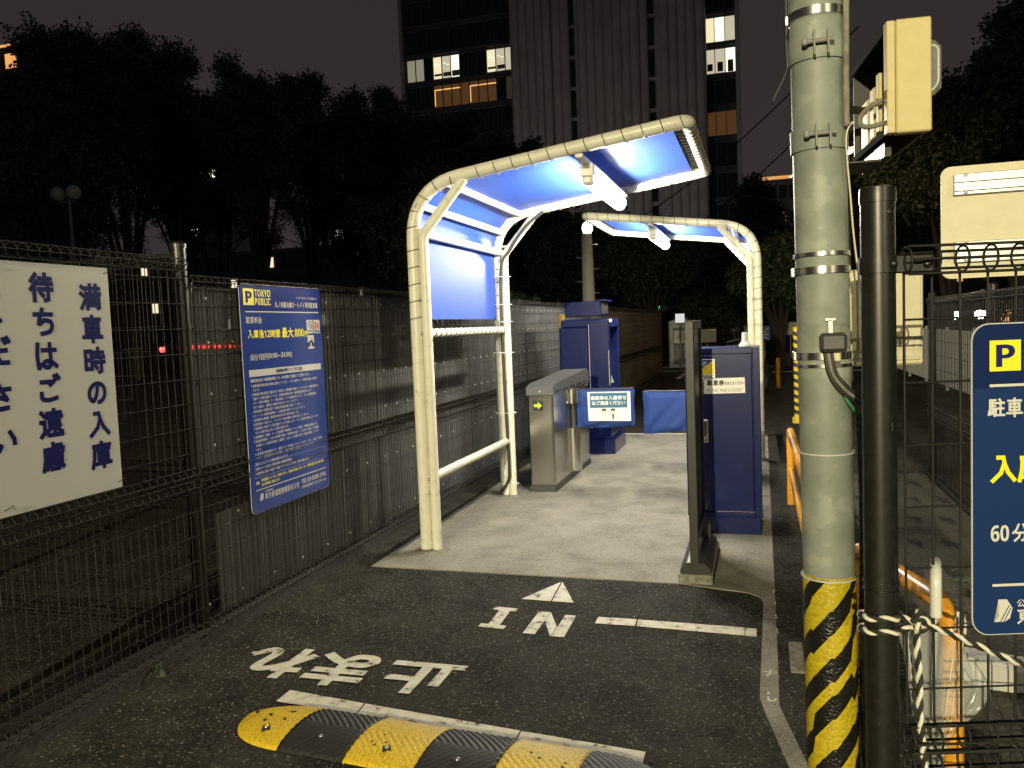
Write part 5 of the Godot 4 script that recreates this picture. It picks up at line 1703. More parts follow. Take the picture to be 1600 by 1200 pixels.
func utility_pole() -> void:
	var R := 0.0635
	var t := thing("utility_pole", "grey green steel pole with yellow and black striped foot and metal bands", "pole", Vector3(0.166, 0, -2.27))
	t.rotation.z = 0.008
	var b := MB.new()
	b.lathe([Vector2(0, 0), Vector2(R, 0), Vector2(R * 1.02, 2.22), Vector2(R * 1.04, 2.222), Vector2(R * 1.04, 5.5), Vector2(0, 5.5)], 36)
	obj("shaft", b, M.pole, t)
	# striped sleeve and its ragged black bands
	b = MB.new()
	b.lathe([Vector2(R + 0.0005, 0.0), Vector2(R + 0.002, 0.0), Vector2(R + 0.002, 0.822), Vector2(R + 0.0005, 0.822)], 36)
	var sl := obj("striped_sleeve", b, M.sleeve_yellow, t)
	var r := RandomNumberGenerator.new()
	r.seed = 17
	for k in 10:
		b = MB.new()
		var y0 := -0.46 + k * 0.1275
		var n := 46
		var prev_step := 0.0
		for i in n + 1:
			if i % 6 == 0: prev_step = r.randf_range(-0.026, 0.026)
			var a := -PI / 2 + TAU * i / n
			var yy := y0 + (i / float(n)) * 0.52
			var lo := clampf(yy + prev_step, 0.002, 0.818)
			var hi := clampf(yy + 0.062 + prev_step + r.randf_range(-0.002, 0.002), 0.002, 0.818)
			var d := Vector3(-sin(a), 0, cos(a))
			d = Vector3(sin(a), 0, cos(a))
			b.vert(d * (R + 0.0032) + Vector3(0, lo, 0), d)
			b.vert(d * (R + 0.0032) + Vector3(0, hi, 0), d)
			if i > 0:
				var q := b.v.size() - 4
				if b.v[q + 1].y - b.v[q].y > 1e-4 or b.v[q + 3].y - b.v[q + 2].y > 1e-4:
					b.tri(q, q + 2, q + 3); b.tri(q, q + 3, q + 1)
		if b.ix.size() > 0: obj("black_stripe", b, M.sleeve_black, sl)
	# bands
	for q in [[2.15, 0.06, 0], [1.93, 0.055, 0], [1.645, 0.01, 1], [1.605, 0.018, 1], [1.39, 0.018, 1], [1.365, 0.008, 1], [2.235, 0.02, 1], [1.14, 0.004, 2], [0.815, 0.004, 2]]:
		b = MB.new()
		var e := 0.0045
		b.lathe([Vector2(R, -q[1] / 2), Vector2(R * 1.03 + e, -q[1] / 2), Vector2(R * 1.03 + e, q[1] / 2), Vector2(R, q[1] / 2)], 32, tx(Vector3(0, q[0], 0)))
		var band := obj("band", b, [M.pole, M.bright_steel, M.light_grey][q[2]], t)
		if q[2] == 0:
			b = MB.new()
			for s in [-0.012, 0.02]:
				var lug := MB.new()
				lug.box(Vector3(s, 0, R + 0.018), Vector3(0.005, q[1], 0.026), 0.001)
				obj("clamp_lug", lug, M.grey, band, tx(Vector3(0, q[0], 0)))
			b.tube([Vector3(-0.035, 0.005, R + 0.018), Vector3(0.034, 0.005, R + 0.018)], 0.006, 8)
			b.box(Vector3(-0.034, 0.005, R + 0.018), Vector3(0.014, 0.018, 0.018), 0.003)
			obj("clamp_bolt", b, M.grey, band, tx(Vector3(0, q[0], 0)))
		elif q[2] == 1 and q[1] > 0.015:
			b = MB.new()
			b.box(Vector3(-R - 0.007, 0, 0.0), Vector3(0.012, 0.026, 0.022), 0.003)
			obj("band_buckle", b, M.bright_steel, band, tx(Vector3(0, q[0], 0)))
	# small black junction box with its cables, on the side that faces the lane
	b = MB.new()
	b.box(Vector3(0.015, 1.425, R + 0.03), Vector3(0.062, 0.046, 0.055), 0.008)
	var jb := obj("junction_box", b, M.dark_plastic, t)
	b = MB.new()
	b.box(Vector3(0.012, 1.463, R + 0.006), Vector3(0.012, 0.036, 0.006), 0.001)
	b.box(Vector3(0.012, 1.481, R + 0.006), Vector3(0.026, 0.008, 0.006), 0.001)
	obj("hanger", b, M.bright_steel, jb)
	b = MB.new()
	b.box(Vector3(0.02, 1.392, R + 0.022), Vector3(0.024, 0.03, 0.02), 0.003)
	obj("cable_gland", b, M.plate_cream, jb)
	for k in 3:
		b = MB.new()
		var o := 0.008 * k
		b.tube(smooth_line([Vector3(-0.005 + o, 1.405, R + 0.03), Vector3(0.004 + o, 1.35, R + 0.028), Vector3(0.03 + o, 1.305 + o * 0.6, R + 0.02), Vector3(0.07, 1.275 + o * 0.8, 0.06), Vector3(0.1, 1.25 + o, 0.03)], 6), 0.0048, 7)
		obj("cable", b, [M.cable, M.kerb, M.cable][k], t)
	b = MB.new()
	b.tube(smooth_line([Vector3(0.035, 1.3, R * 0.9), Vector3(0.052, 1.27, 0.062), Vector3(0.072, 1.245, 0.055), Vector3(0.105, 1.228, 0.03)], 6), 0.005, 7)
	obj("green_wire", b, M.green_wire, t)
	# thin cables that climb the pole
	b = MB.new()
	b.tube(smooth_line([Vector3(0.062, 5.2, 0.04), Vector3(0.064, 2.6, 0.045), Vector3(0.066, 2.3, 0.045), Vector3(0.062, 2.1, 0.05), Vector3(0.06, 1.98, 0.055), Vector3(0.062, 1.95, 0.056)], 5), 0.0075, 8)
	obj("grey_cable", b, M.kerb, t)
	b = MB.new()
	b.tube(smooth_line([Vector3(0.075, 1.96, 0.05), Vector3(0.058, 1.92, 0.058), Vector3(0.066, 1.78, 0.048), Vector3(0.074, 1.66, 0.046), Vector3(0.092, 1.5, 0.04), Vector3(0.1, 1.42, 0.05), Vector3(0.094, 1.37, 0.05)], 6), 0.0025, 6)
	obj("thin_cable", b, M.plate_cream, t)
	b = MB.new()
	b.tube(smooth_line([Vector3(-0.07, 4.8, 0.0), Vector3(-0.071, 2.4, 0.006), Vector3(-0.074, 2.28, 0.0), Vector3(-0.071, 2.12, 0.004)], 8), 0.0045, 6)
	b.tube(smooth_line([Vector3(-0.071, 2.12, 0.01), Vector3(-0.086, 2.085, 0.012), Vector3(-0.105, 2.05, 0.012), Vector3(-0.106, 2.04, 0.012)], 5), 0.0026, 6)
	obj("lane_side_cable", b, M.cable, t)
	# ribbed conduit beside the pole
	b = MB.new()
	var rib := []
	var pts := []
	for k in 120:
		pts.append(Vector3(0.082 + 0.004 * sin(k * 0.07), 1.24 - k * 0.0103, 0.012))
		rib.append(0.0125 if k % 2 else 0.0105)
	b.tube(pts, rib, 10)
	obj("ribbed_conduit", b, M.cable, t)

func floodlight() -> void:
	var t := thing("floodlight", "cream floodlight housing with glass dome fixed to the pole", "floodlight", Vector3(0.408, 2.147, -2.575), 0.1)
	var b := MB.new()
	b.box(Vector3(0.012, 0, -0.02), Vector3(0.093, 0.31, 0.04), 0.004)
	b.box(Vector3(-0.047, 0, -0.02), Vector3(0.022, 0.306, 0.036), 0.002)
	obj("end_cover", b, M.box_cream, t)
	b = MB.new()
	b.box(Vector3(0.052, 0, -0.26), Vector3(0.01, 0.3, 0.43), 0.002)
	obj("front_plate", b, M.box_cream, t)
	for s in [1.0, -1.0]:
		b = MB.new()
		b.box(Vector3(0.0, s * 0.148, -0.26), Vector3(0.1, 0.008, 0.43), 0.001)
		obj("side_plate", b, M.matte_dark, t)
		b = MB.new()
		b.box(Vector3(-0.052, s * 0.142, -0.26), Vector3(0.008, 0.02, 0.43), 0.001)
		obj("edge_strip", b, M.matte_dark, t)
	b = MB.new()
	b.box(Vector3(0.0, 0, -0.47), Vector3(0.1, 0.29, 0.01), 0.001)
	obj("end_plate", b, M.brown, t)
	for q in [[-0.015, 0.03, -0.065, 0.06, 0.05, 0.05], [-0.015, -0.065, -0.065, 0.06, 0.06, 0.045], [-0.01, -0.03, -0.075, 0.04, 0.1, 0.07], [-0.015, -0.035, -0.15, 0.07, 0.17, 0.03], [-0.015, -0.05, -0.22, 0.07, 0.15, 0.05], [-0.015, -0.06, -0.32, 0.07, 0.14, 0.09]]:
		b = MB.new()
		b.box(Vector3(q[0], q[1], q[2]), Vector3(q[3], q[4], q[5]), 0.003)
		obj("terminal_block", b, M.box_cream, t)
	b = MB.new()
	b.tube(smooth_line([Vector3(-0.02, -0.03, -0.06), Vector3(-0.05, -0.04, -0.09), Vector3(-0.09, -0.06, -0.11), Vector3(-0.11, -0.09, -0.1), Vector3(-0.1, -0.115, -0.08), Vector3(-0.06, -0.115, -0.05), Vector3(-0.03, -0.09, -0.04)], 6), 0.007, 8)
	obj("cable_loop", b, M.kerb, t)
	# glass dome towards the right
	b = MB.new()
	b.box(Vector3(0.078, 0.03, -0.2), Vector3(0.042, 0.15, 0.32), 0.018)
	var g := obj("glass_dome", b, M.glass, t)
	b = MB.new()
	b.tube(bend([Vector3(0.06, 0.09, -0.045), Vector3(0.088, 0.085, -0.045), Vector3(0.088, -0.02, -0.045), Vector3(0.06, -0.045, -0.045)], 0.02, 4), 0.0035, 6)
	obj("dome_rim", b, M.light_grey, g)
	b = MB.new()
	b.ball(Vector3(0.066, 0.035, -0.1), Vector3(0.008, 0.035, 0.03))
	b.ball(Vector3(0.066, -0.005, -0.07), Vector3(0.007, 0.012, 0.014))
	obj("reflector", b, M.bright_steel, g)
	b = MB.new()
	b.box(Vector3(-0.15, -0.2, -0.26), Vector3(0.24, 0.008, 0.2), 0.002)
	b.box(Vector3(-0.03, -0.175, -0.26), Vector3(0.02, 0.05, 0.3), 0.002)
	b.tube([Vector3(-0.25, 0.0, 0.24), Vector3(-0.2, -0.02, -0.2), Vector3(-0.05, -0.02, -0.3)], 0.012, 8)
	obj("bracket", b, M.brown, t)

func control_box() -> void:
	var t := thing("control_box", "cream metal box strapped behind the black fence post", "electric box", Vector3(0.325, 0, -2.44), 0.29)
	var b := MB.new()
	b.box(Vector3(0.0, 1.48, -0.04), Vector3(0.2, 0.26, 0.09), 0.005)
	obj("body", b, M.plate_cream, t)
	b = MB.new()
	b.box(Vector3(0.005, 1.48, 0.0075), Vector3(0.17, 0.235, 0.006), 0.002)
	obj("door", b, M.plate_cream, t)
	b = MB.new()
	b.box(Vector3(-0.13, 1.6, -0.01), Vector3(0.09, 0.02, 0.006), 0.001)
	b.box(Vector3(-0.13, 1.39, -0.01), Vector3(0.09, 0.02, 0.006), 0.001)
	obj("strap", b, M.bright_steel, t)

func right_fence() -> void:
	var dir := deg_to_rad(16.81)
	var t := thing("mesh_fence", "dark wire mesh fence with thick black post beside the utility pole", "fence", Vector3(0.212, 0, -1.69), dir)
	var b := MB.new()
	b.lathe([Vector2(0, 0), Vector2(0.0305, 0), Vector2(0.0305, 1.695), Vector2(0.0325, 1.695), Vector2(0.0325, 1.712), Vector2(0.0315, 1.722), Vector2(0.02, 1.726), Vector2(0, 1.727)], 28)
	var post := obj("end_post", b, M.post, t)
	b = MB.new()
	b.ball(Vector3(0.008, 1.675, 0.0295), Vector3(0.0055, 0.0055, 0.003), Basis(), 10, 6)
	b.box(Vector3(0.01, 1.28, 0.0305), Vector3(0.004, 0.018, 0.002), 0.001)
	obj("post_holes", b, M.black, post)
	for y in [1.58, 0.98, 0.965]:
		b = MB.new()
		var hh: float = 0.03 if y > 1.5 else 0.003
		b.lathe([Vector2(0.0306, -hh / 2), Vector2(0.034, -hh / 2), Vector2(0.034, hh / 2), Vector2(0.0306, hh / 2)], 24, tx(Vector3(0, y, 0)))
		if y > 1.5:
			b.box(Vector3(0.05, y, 0.02), Vector3(0.09, 0.034, 0.008), 0.003)
			b.ball(Vector3(0.014, y, 0.035), Vector3(0.0075, 0.0075, 0.005), Basis(), 10, 6)
			b.ball(Vector3(0.08, y - 0.002, 0.026), Vector3(0.0075, 0.0075, 0.005), Basis(), 10, 6)
		obj("clamp", b, M.post, t)
	put_mesh("wire_panel", wire_panel(1.15, 0.96, 0.05, 0.118, 0.0027, 20, 0.024), M.wire, t, tx(Vector3(0.045, 0.65, 0.006)))
	put_mesh("wire_panel", wire_panel(1.15, 0.6, 0.05, 0.118, 0.0027, 20, 0.024), M.wire, t, tx(Vector3(0.045, 0.045, 0.006)))
	put_mesh("post", post_mesh(1.7, 0.03), M.post, t, tx(Vector3(1.23, 0, 0)))
	# the run that goes on down the lot
	var f := thing("mesh_fence", "dark wire mesh fence running away beside the earth verge", "fence", Vector3(1.385, 0, -2.08))
	var down := Basis(Vector3(0, 0, -1), Vector3.UP, Vector3(1, 0, 0))
	var u := wire_panel(1.93, 0.96, 0.05, 0.118, 0.0026, 8)
	var l := wire_panel(1.93, 0.6, 0.05, 0.118, 0.0026, 8)
	for k in 3:
		put_mesh("wire_panel", u, M.wire, f, Transform3D(down, Vector3(0, 0.65, -1.95 * k)))
		put_mesh("wire_panel", l, M.wire, f, Transform3D(down, Vector3(0, 0.045, -1.95 * k)))
		put_mesh("post", post_mesh(1.66, 0.03), M.post, f, tx(Vector3(0.04, 0, -1.95 * (k + 1))))
	b = MB.new()
	b.tube([Vector3(0.02, 1.6, -4.0), Vector3(0.02, 1.56, -5.85)], 0.022, 10)
	obj("hand_rail", b, M.post, f)
	# pale fence on the street side
	var w := thing("pale_fence", "pale grey bar fence along the street beyond the dark mesh", "fence", Vector3(3.3, 0, -9.0))
	var bars := MB.new()
	var low := MB.new()
	for k in 220: bars.tube([Vector3(0, 0.1, -k * 0.075), Vector3(0, 1.15, -k * 0.075)], 0.007, 4, false)
	for y in [0.14, 0.45, 0.8, 1.13]: low.tube([Vector3(0.008, y, 0.1), Vector3(0.008, y, -16.5)], 0.009, 5)
	obj("bars", bars, M.light_grey, w)
	obj("rails", low, M.light_grey, w)
	for k in 9: put_mesh("post", post_mesh(1.2, 0.03), M.light_grey, w, tx(Vector3(0.04, 0, -k * 2.05)))

func twisted(path: Array, turns_per_m: float) -> Array:
	# two strands wound round each other
	var pts := smooth_line(path, 22)
	var a := []
	var c := []
	var len := 0.0
	for i in pts.size():
		if i > 0: len += (pts[i] - pts[i - 1]).length()
		var t: Vector3 = (pts[mini(i + 1, pts.size() - 1)] - pts[maxi(i - 1, 0)]).normalized()
		var n := t.cross(Vector3(0.2, 0.5, 0.84)).normalized()
		var m := t.cross(n)
		var g := len * turns_per_m * TAU
		var o := (n * cos(g) + m * sin(g)) * 0.0032
		a.append(pts[i] + o)
		c.append(pts[i] - o)
	return [a, c]

func rope() -> void:
	var t := thing("twisted_rope", "black and white twisted rope knotted round the black post", "rope", Vector3(0.212, 0.9, -1.69), deg_to_rad(16.81))
	var paths := []
	for y in [0.012, -0.014]:
		var l := []
		for k in 13:
			var a := PI * 0.1 - TAU * k / 13.0
			l.append(Vector3(cos(a) * 0.037, y + 0.006 * sin(a * 1.0), sin(a) * 0.037))
		l.append(Vector3(0.045, y * 0.5, 0.02))
		l.append(Vector3(0.062, -0.002, 0.02))
		paths.append(l)
	paths.append([Vector3(0.045, 0.006, 0.03), Vector3(0.062, 0.014, 0.034), Vector3(0.075, 0.0, 0.026), Vector3(0.06, -0.014, 0.022), Vector3(0.05, 0.0, 0.034), Vector3(0.058, 0.03, 0.03)])
	paths.append([Vector3(0.06, 0.002, 0.03), Vector3(0.085, -0.006, 0.026), Vector3(0.15, -0.035, 0.022), Vector3(0.25, -0.082, 0.022), Vector3(0.38, -0.12, 0.022), Vector3(0.6, -0.13, 0.022), Vector3(0.9, -0.06, 0.022), Vector3(1.1, 0.03, 0.022)])
	paths.append([Vector3(0.056, 0.0, 0.03), Vector3(0.054, -0.04, 0.028), Vector3(0.06, -0.1, 0.024), Vector3(0.062, -0.18, 0.022), Vector3(0.07, -0.28, 0.022), Vector3(0.078, -0.42, 0.022), Vector3(0.085, -0.6, 0.022)])
	for p in paths:
		var s := twisted(p, 20.0)
		var b := MB.new()
		b.tube(s[0], 0.0042, 7)
		obj("white_strand", b, mat(0.62, 0.6, 0.5, 0.8), t)
		b = MB.new()
		b.tube(s[1], 0.0042, 7)
		obj("black_strand", b, mat(0.016, 0.015, 0.014, 0.8), t)

func umbrella() -> void:
	var t := thing("umbrella", "folded clear plastic umbrella with white handle hooked on the dark fence", "umbrella", Vector3(0.325, 0.0, -1.79), deg_to_rad(16.81))
	var b := MB.new()
	b.tube([Vector3(0.0, 0.9, 0), Vector3(-0.02, 0.42, 0)], 0.004, 8)
	obj("shaft", b, M.light_grey, t)
	b = MB.new()
	b.tube(bend([Vector3(0.0, 0.905, 0.0), Vector3(0.0, 1.0, 0.0), Vector3(-0.045, 1.005, 0.088), Vector3(-0.045, 0.915, 0.088)], 0.04, 8), 0.0105, 12)
	b.lathe([Vector2(0, 0.885), Vector2(0.0065, 0.885), Vector2(0.0085, 0.91), Vector2(0, 0.91)], 10)
	obj("handle", b, M.sign_white, t)
	b = MB.new()
	for s in [1.0]:
		b.grid(40, 14, func(i: int, j: int):
			var a := TAU * i / 40.0
			var v := float(j) / 14.0
			var fl := 1.0 + 0.32 * sin(a * 8.0) * (1.0 - v)
			var r := lerpf(0.062, 0.008, pow(v, 0.8)) * fl
			var side := 0.055 * maxf(0.0, cos(a)) * sin(minf(1.0, v * 2.2) * PI)
			return Vector3(cos(a) * r + side - 0.02 * v, 0.87 - 0.09 * maxf(0.0, cos(a)) * (1.0 - v) - v * 0.4, sin(a) * r * 0.42))
	obj("canopy", b, M.clear_plastic, t)
	for k in 8:
		b = MB.new()
		var a := TAU * (k + 0.3) / 8.0
		var r := Vector3(cos(a) * 0.056, 0, sin(a) * 0.022)
		b.tube([r + Vector3(0, 0.845, 0), r * 0.5 + Vector3(-0.01, 0.62, 0), Vector3(-0.02, 0.44, 0)], 0.0013, 5)
		b.tube([r + Vector3(0, 0.845, 0), r * 1.06 + Vector3(0, 0.886, 0)], 0.0032, 7)
		obj("rib", b, M.sign_white, t)

func guard(label: String, a: Vector3, c: Vector3, h: float, mid: float) -> void:
	var t := thing("pipe_guard", label, "guard rail", a, 0.0, "orange pipe guards")
	var d := c - a
	var b := MB.new()
	b.tube(bend([Vector3.ZERO, Vector3(0, h, 0), d + Vector3(0, h, 0), d], 0.13, 9), 0.031, 14)
	obj("arch_pipe", b, M.orange, t)
	if mid > 0.0:
		b = MB.new()
		b.tube([Vector3(0, mid, 0), d + Vector3(0, mid, 0)], 0.022, 12)
		obj("mid_rail", b, M.orange, t)

func guards() -> void:
	guard("long orange pipe guard beside the ticket cabinet's walkway", Vector3(0.21, 0, -6.89), Vector3(0.225, 0, -3.55), 0.6, 0.28)
	guard("short orange pipe arch behind the hanging umbrella", Vector3(0.33, 0, -3.42), Vector3(0.535, 0, -2.7), 0.6, 0.0)

# ---------------------------------------------------------------- things in the background
func build_background() -> void:
	var b: MB
	# orange bollard and striped post beyond the cabinet
	var t := thing("bollard", "slim orange bollard standing far behind the ticket cabinet", "bollard", Vector3(0.34, 0, -18.5))
	b = MB.new()
	b.lathe([Vector2(0, 0), Vector2(0.075, 0), Vector2(0.075, 0.02), Vector2(0.045, 0.02), Vector2(0.045, 0.61), Vector2(0.03, 0.64), Vector2(0, 0.645)], 14)
	obj("tube", b, M.orange, t)
	t = thing("striped_post", "yellow and black striped guard post at the parking bays behind the pole", "bollard", Vector3(0.475, 0, -12.3))
	b = MB.new()
	b.lathe([Vector2(0, 0), Vector2(0.07, 0), Vector2(0.07, 0.08), Vector2(0.042, 0.08), Vector2(0.042, 1.35), Vector2(0, 1.36)], 14)
	obj("tube", b, M.yellow, t)
	for k in 11:
		b = MB.new()
		for i in 25:
			var a := TAU * i / 24.0
			var d := Vector3(cos(a), 0, sin(a))
			b.vert(d * 0.045 + Vector3(0, 0.1 + k * 0.11 + 0.05 * a / PI, 0), d)
			b.vert(d * 0.045 + Vector3(0, 0.155 + k * 0.11 + 0.05 * a / PI, 0), d)
			if i > 0:
				var q := b.v.size() - 4
				b.tri(q, q + 2, q + 3); b.tri(q, q + 3, q + 1)
		obj("black_stripe", b, M.rubber, t)
	t = thing("bollard", "orange pipe barrier standing behind the striped guard post", "bollard", Vector3(0.75, 0, -15.5))
	b = MB.new()
	b.tube(bend([Vector3(0, 0, 0), Vector3(0, 0.85, 0), Vector3(0.7, 0.85, 0), Vector3(0.7, 0, 0)], 0.1, 6), 0.035, 10)
	obj("tube", b, M.orange, t)
	# grey service hut, light box and notice boards
	t = thing("service_hut", "small grey service hut with pointed roof near the signal", "hut", Vector3(-2.5, 0, -28.0))
	b = MB.new()
	b.prism(PackedVector2Array([Vector2(-0.38, 0), Vector2(0.38, 0), Vector2(0.38, 1.38), Vector2(0.1, 1.66), Vector2(-0.38, 1.5)]), 1.0)
	obj("wall", b, M.light_grey, t)
	b = MB.new()
	b.box(Vector3(0.0, 0.7, 0.51), Vector3(0.5, 1.2, 0.02), 0.0)
	obj("door", b, M.grey, t)
	t = thing("light_box", "small white illuminated sign box above the service hut", "sign", Vector3(-2.42, 0, -26.5))
	b = MB.new()
	b.box(Vector3(0, 1.6, 0), Vector3(0.28, 0.28, 0.08), 0.01)
	obj("lit_sign_face", b, glow(0.95, 0.95, 1.0, 0.7), t)
	b = MB.new()
	b.tube([Vector3(0, 0, 0), Vector3(0, 1.46, 0)], 0.03, 8)
	obj("post", b, M.grey, t)
	for a in [["cream notice board on the far mesh fence left of the motorcycles", -2.5, 1.0, -27.0, 0.34, 0.4], ["cream notice board on the far mesh fence right above the ticket cabinet", -1.68, 1.0, -27.6, 0.6, 0.42], ["cream notice board on the far mesh fence half behind the pole", 0.9, 1.14, -27.6, 0.5, 0.4]]:
		t = thing("notice_board", a[0], "notice board", Vector3(a[1], 0, a[3]), 0.0, "notice boards on the far fence")
		b = MB.new()
		b.box(Vector3(0, a[2], 0), Vector3(a[4], a[5], 0.03), 0.004)
		obj("board", b, mat(0.62, 0.58, 0.44, 0.6), t)
		b = MB.new()
		b.tube([Vector3(0, 0, -0.04), Vector3(0, a[2], -0.04)], 0.025, 6)
		obj("post", b, M.grey, t)
	t = thing("blue_notice", "small blue notice board with white lines beside the second shelter's post", "notice board", Vector3(0.08, 0, -22.0))
	b = MB.new()
	b.box(Vector3(0, 1.12, 0), Vector3(0.3, 0.36, 0.03), 0.004)
	obj("board", b, M.sign_blue_body, t)
	b = MB.new()
	for k in 4: patch(b, -0.12, 1.23 - k * 0.07, 0.1 - 0.04 * (k % 2), 1.205 - k * 0.07, 0.0175, Transform3D())
	obj("print", b, M.sign_white, t)
	b = MB.new()
	b.tube([Vector3(0, 0, -0.04), Vector3(0, 1.0, -0.04)], 0.025, 6)
	obj("post", b, M.grey, t)
	var f := thing("mesh_fence", "low wire mesh fence at the far end of the parking bays", "fence", Vector3(-7.0, 0, -29.5))
	var wp := wire_panel(2.0, 1.35, 0.1, 0.2, 0.004, 5)
	for k in 8:
		put_mesh("wire_panel", wp, M.wire, f, tx(Vector3(k * 2.0, 0, 0)))
		put_mesh("post", post_mesh(1.4, 0.03), M.post, f, tx(Vector3(k * 2.0, 0, -0.04)))
	# signal lamps
	t = thing("traffic_light", "green traffic signal glowing beyond the far end of the fence", "traffic light", Vector3(-7.05, 0.17, -62.0))
	b = MB.new()
	b.box(Vector3(0, 2.35, -0.1), Vector3(1.1, 0.4, 0.2), 0.02)
	obj("housing", b, M.grey, t)
	b = MB.new()
	b.ball(Vector3(0.0, 2.35, 0.02), Vector3(0.17, 0.17, 0.06))
	obj("signal_lamp", b, glow(0.05, 1.0, 0.45, 4.0), t)
	b = MB.new()
	b.tube([Vector3(0, 0, -0.15), Vector3(0, 2.4, -0.15)], 0.06, 8)
	obj("post", b, M.grey, t)
	# made-up row of red bulbs imitating a red streak of light on the sheets
	t = thing("red_streak_bulbs", "row of small red bulbs added to imitate a red streak of light on the corrugated sheets", "lamp", Vector3(-2.8, 1.46, -3.55))
	b = MB.new()
	b.tube([Vector3(-0.13, 0.0, 0.3), Vector3(0, 0.012, 0.0), Vector3(0, 0.012, -0.6)], 0.003, 5)
	obj("cord", b, M.cable, t)
	var red := glow(1.0, 0.03, 0.02, 14.0)
	for k in 11:
		b = MB.new()
		b.ball(Vector3(0, -0.001 * k, -0.02 - k * 0.045), Vector3(0.008, 0.012, 0.008) * (1.0 - 0.04 * k), Basis(), 8, 6)
		obj("lamp_bulb", b, red, t)
	b = MB.new()
	b.ball(Vector3(-0.1, -0.006, 0.04), Vector3(0.014, 0.016, 0.014), Basis(), 10, 7)
	obj("large_lamp_bulb", b, red, t)
	# motorcycles
	motorcycle("dark motorcycle parked behind the ticket cabinet", Vector3(-0.5, 0, -16.0), 0.9, M.dark, false)
	motorcycle("motorcycle with maroon tank parked next to the dark one behind the cabinet", Vector3(-0.62, 0, -17.6), 0.6, M.red_dark, false)
	van("dark van with dazzling headlights on the street beyond the fences", Vector3(10.6, 0.4, -50.0), -1.75, true)
	# white shield of a construction barrier and stone kerb behind the umbrella
	b = MB.new()
	b.box(Vector3(0.98, 0.06, -3.55), Vector3(0.62, 0.12, 0.14), 0.015, Basis(Vector3.UP, -0.35))
	tag(obj("kerb_stone", b, M.light_grey), "pale kerb stone lying behind the hanging umbrella", "kerb stone")
	# overhead cables
	for a in [[Vector3(2.6, 9.0, -24.0), Vector3(-10.5, 6.0, -46.0), "upper overhead cable crossing in front of the office tower"], [Vector3(2.6, 7.7, -24.0), Vector3(-8.0, 5.2, -46.0), "lower overhead cable crossing in front of the office tower"]]:
		b = MB.new()
		var pts := []
		for k in 17:
			var u := k / 16.0
			pts.append(a[0].lerp(a[1], u) - Vector3(0, 1.2 * sin(u * PI), 0))
		b.tube(pts, 0.022, 5)
		tag(obj("overhead_cable", b, M.black), a[2], "cable", "overhead cables")
	# weeds on the verge and at the fence foot
	for a in [["leafy weed growing on the earth verge by the fence", 1.05, -4.7, 0.18], ["tiny weed at the foot of the mesh fence near the corner post", -2.62, -2.98, 0.06]]:
		t = thing("weed", a[0], "plant", Vector3(a[1], 0, a[2]))
		b = MB.new()
		for k in 26:
			var an := k * 2.4
			var r: float = a[3] * (0.35 + 0.4 * fposmod(k * 0.37, 1.0))
			var d := Vector3(cos(an), 0, sin(an))
			var p := d * r * 0.5 + Vector3(0, a[3] * fposmod(k * 0.618, 1.0), 0)
			var s := Vector3.UP.cross(d) * r * 0.22
			b.flat([p, p + d * r * 0.4 + s + Vector3(0, 0.01, 0), p + d * r * 0.9 - Vector3(0, 0.01, 0), p + d * r * 0.4 - s + Vector3(0, 0.01, 0)], Vector3.UP)
		obj("leaves", b, M.leaf, t)
		b = MB.new()
		b.tube([Vector3.ZERO, Vector3(0.01, a[3] * 0.9, 0)], 0.004, 5)
		obj("stem", b, M.leaf, t)
	# gravel on the asphalt: single light pebbles
	var mm := MultiMesh.new()
	mm.transform_format = MultiMesh.TRANSFORM_3D
	b = MB.new()
	b.ball(Vector3.ZERO, Vector3(1, 0.6, 0.8), Basis(), 6, 4)
	mm.mesh = b.mesh()
	mm.instance_count = 900
	for k in 900:
		var p := Vector3(rng.randf_range(-5.5, 0.0), 0.001, rng.randf_range(-5.0, -2.0)) if k % 3 else Vector3(rng.randf_range(-2.62, -2.0), 0.001, rng.randf_range(-4.5, -1.6))
		mm.set_instance_transform(k, Transform3D(Basis(Vector3.UP, rng.randf() * TAU).scaled(Vector3.ONE * rng.randf_range(0.0012, 0.0045)), p))
	var mi := MultiMeshInstance3D.new()
	mi.name = "loose_grit"
	mi.multimesh = mm
	mi.material_override = M.concrete
	add_child(mi)
	mi.set_meta("kind", "stuff")
	mi.set_meta("label", "loose pale grit scattered on the asphalt")
	mi.set_meta("category", "grit")

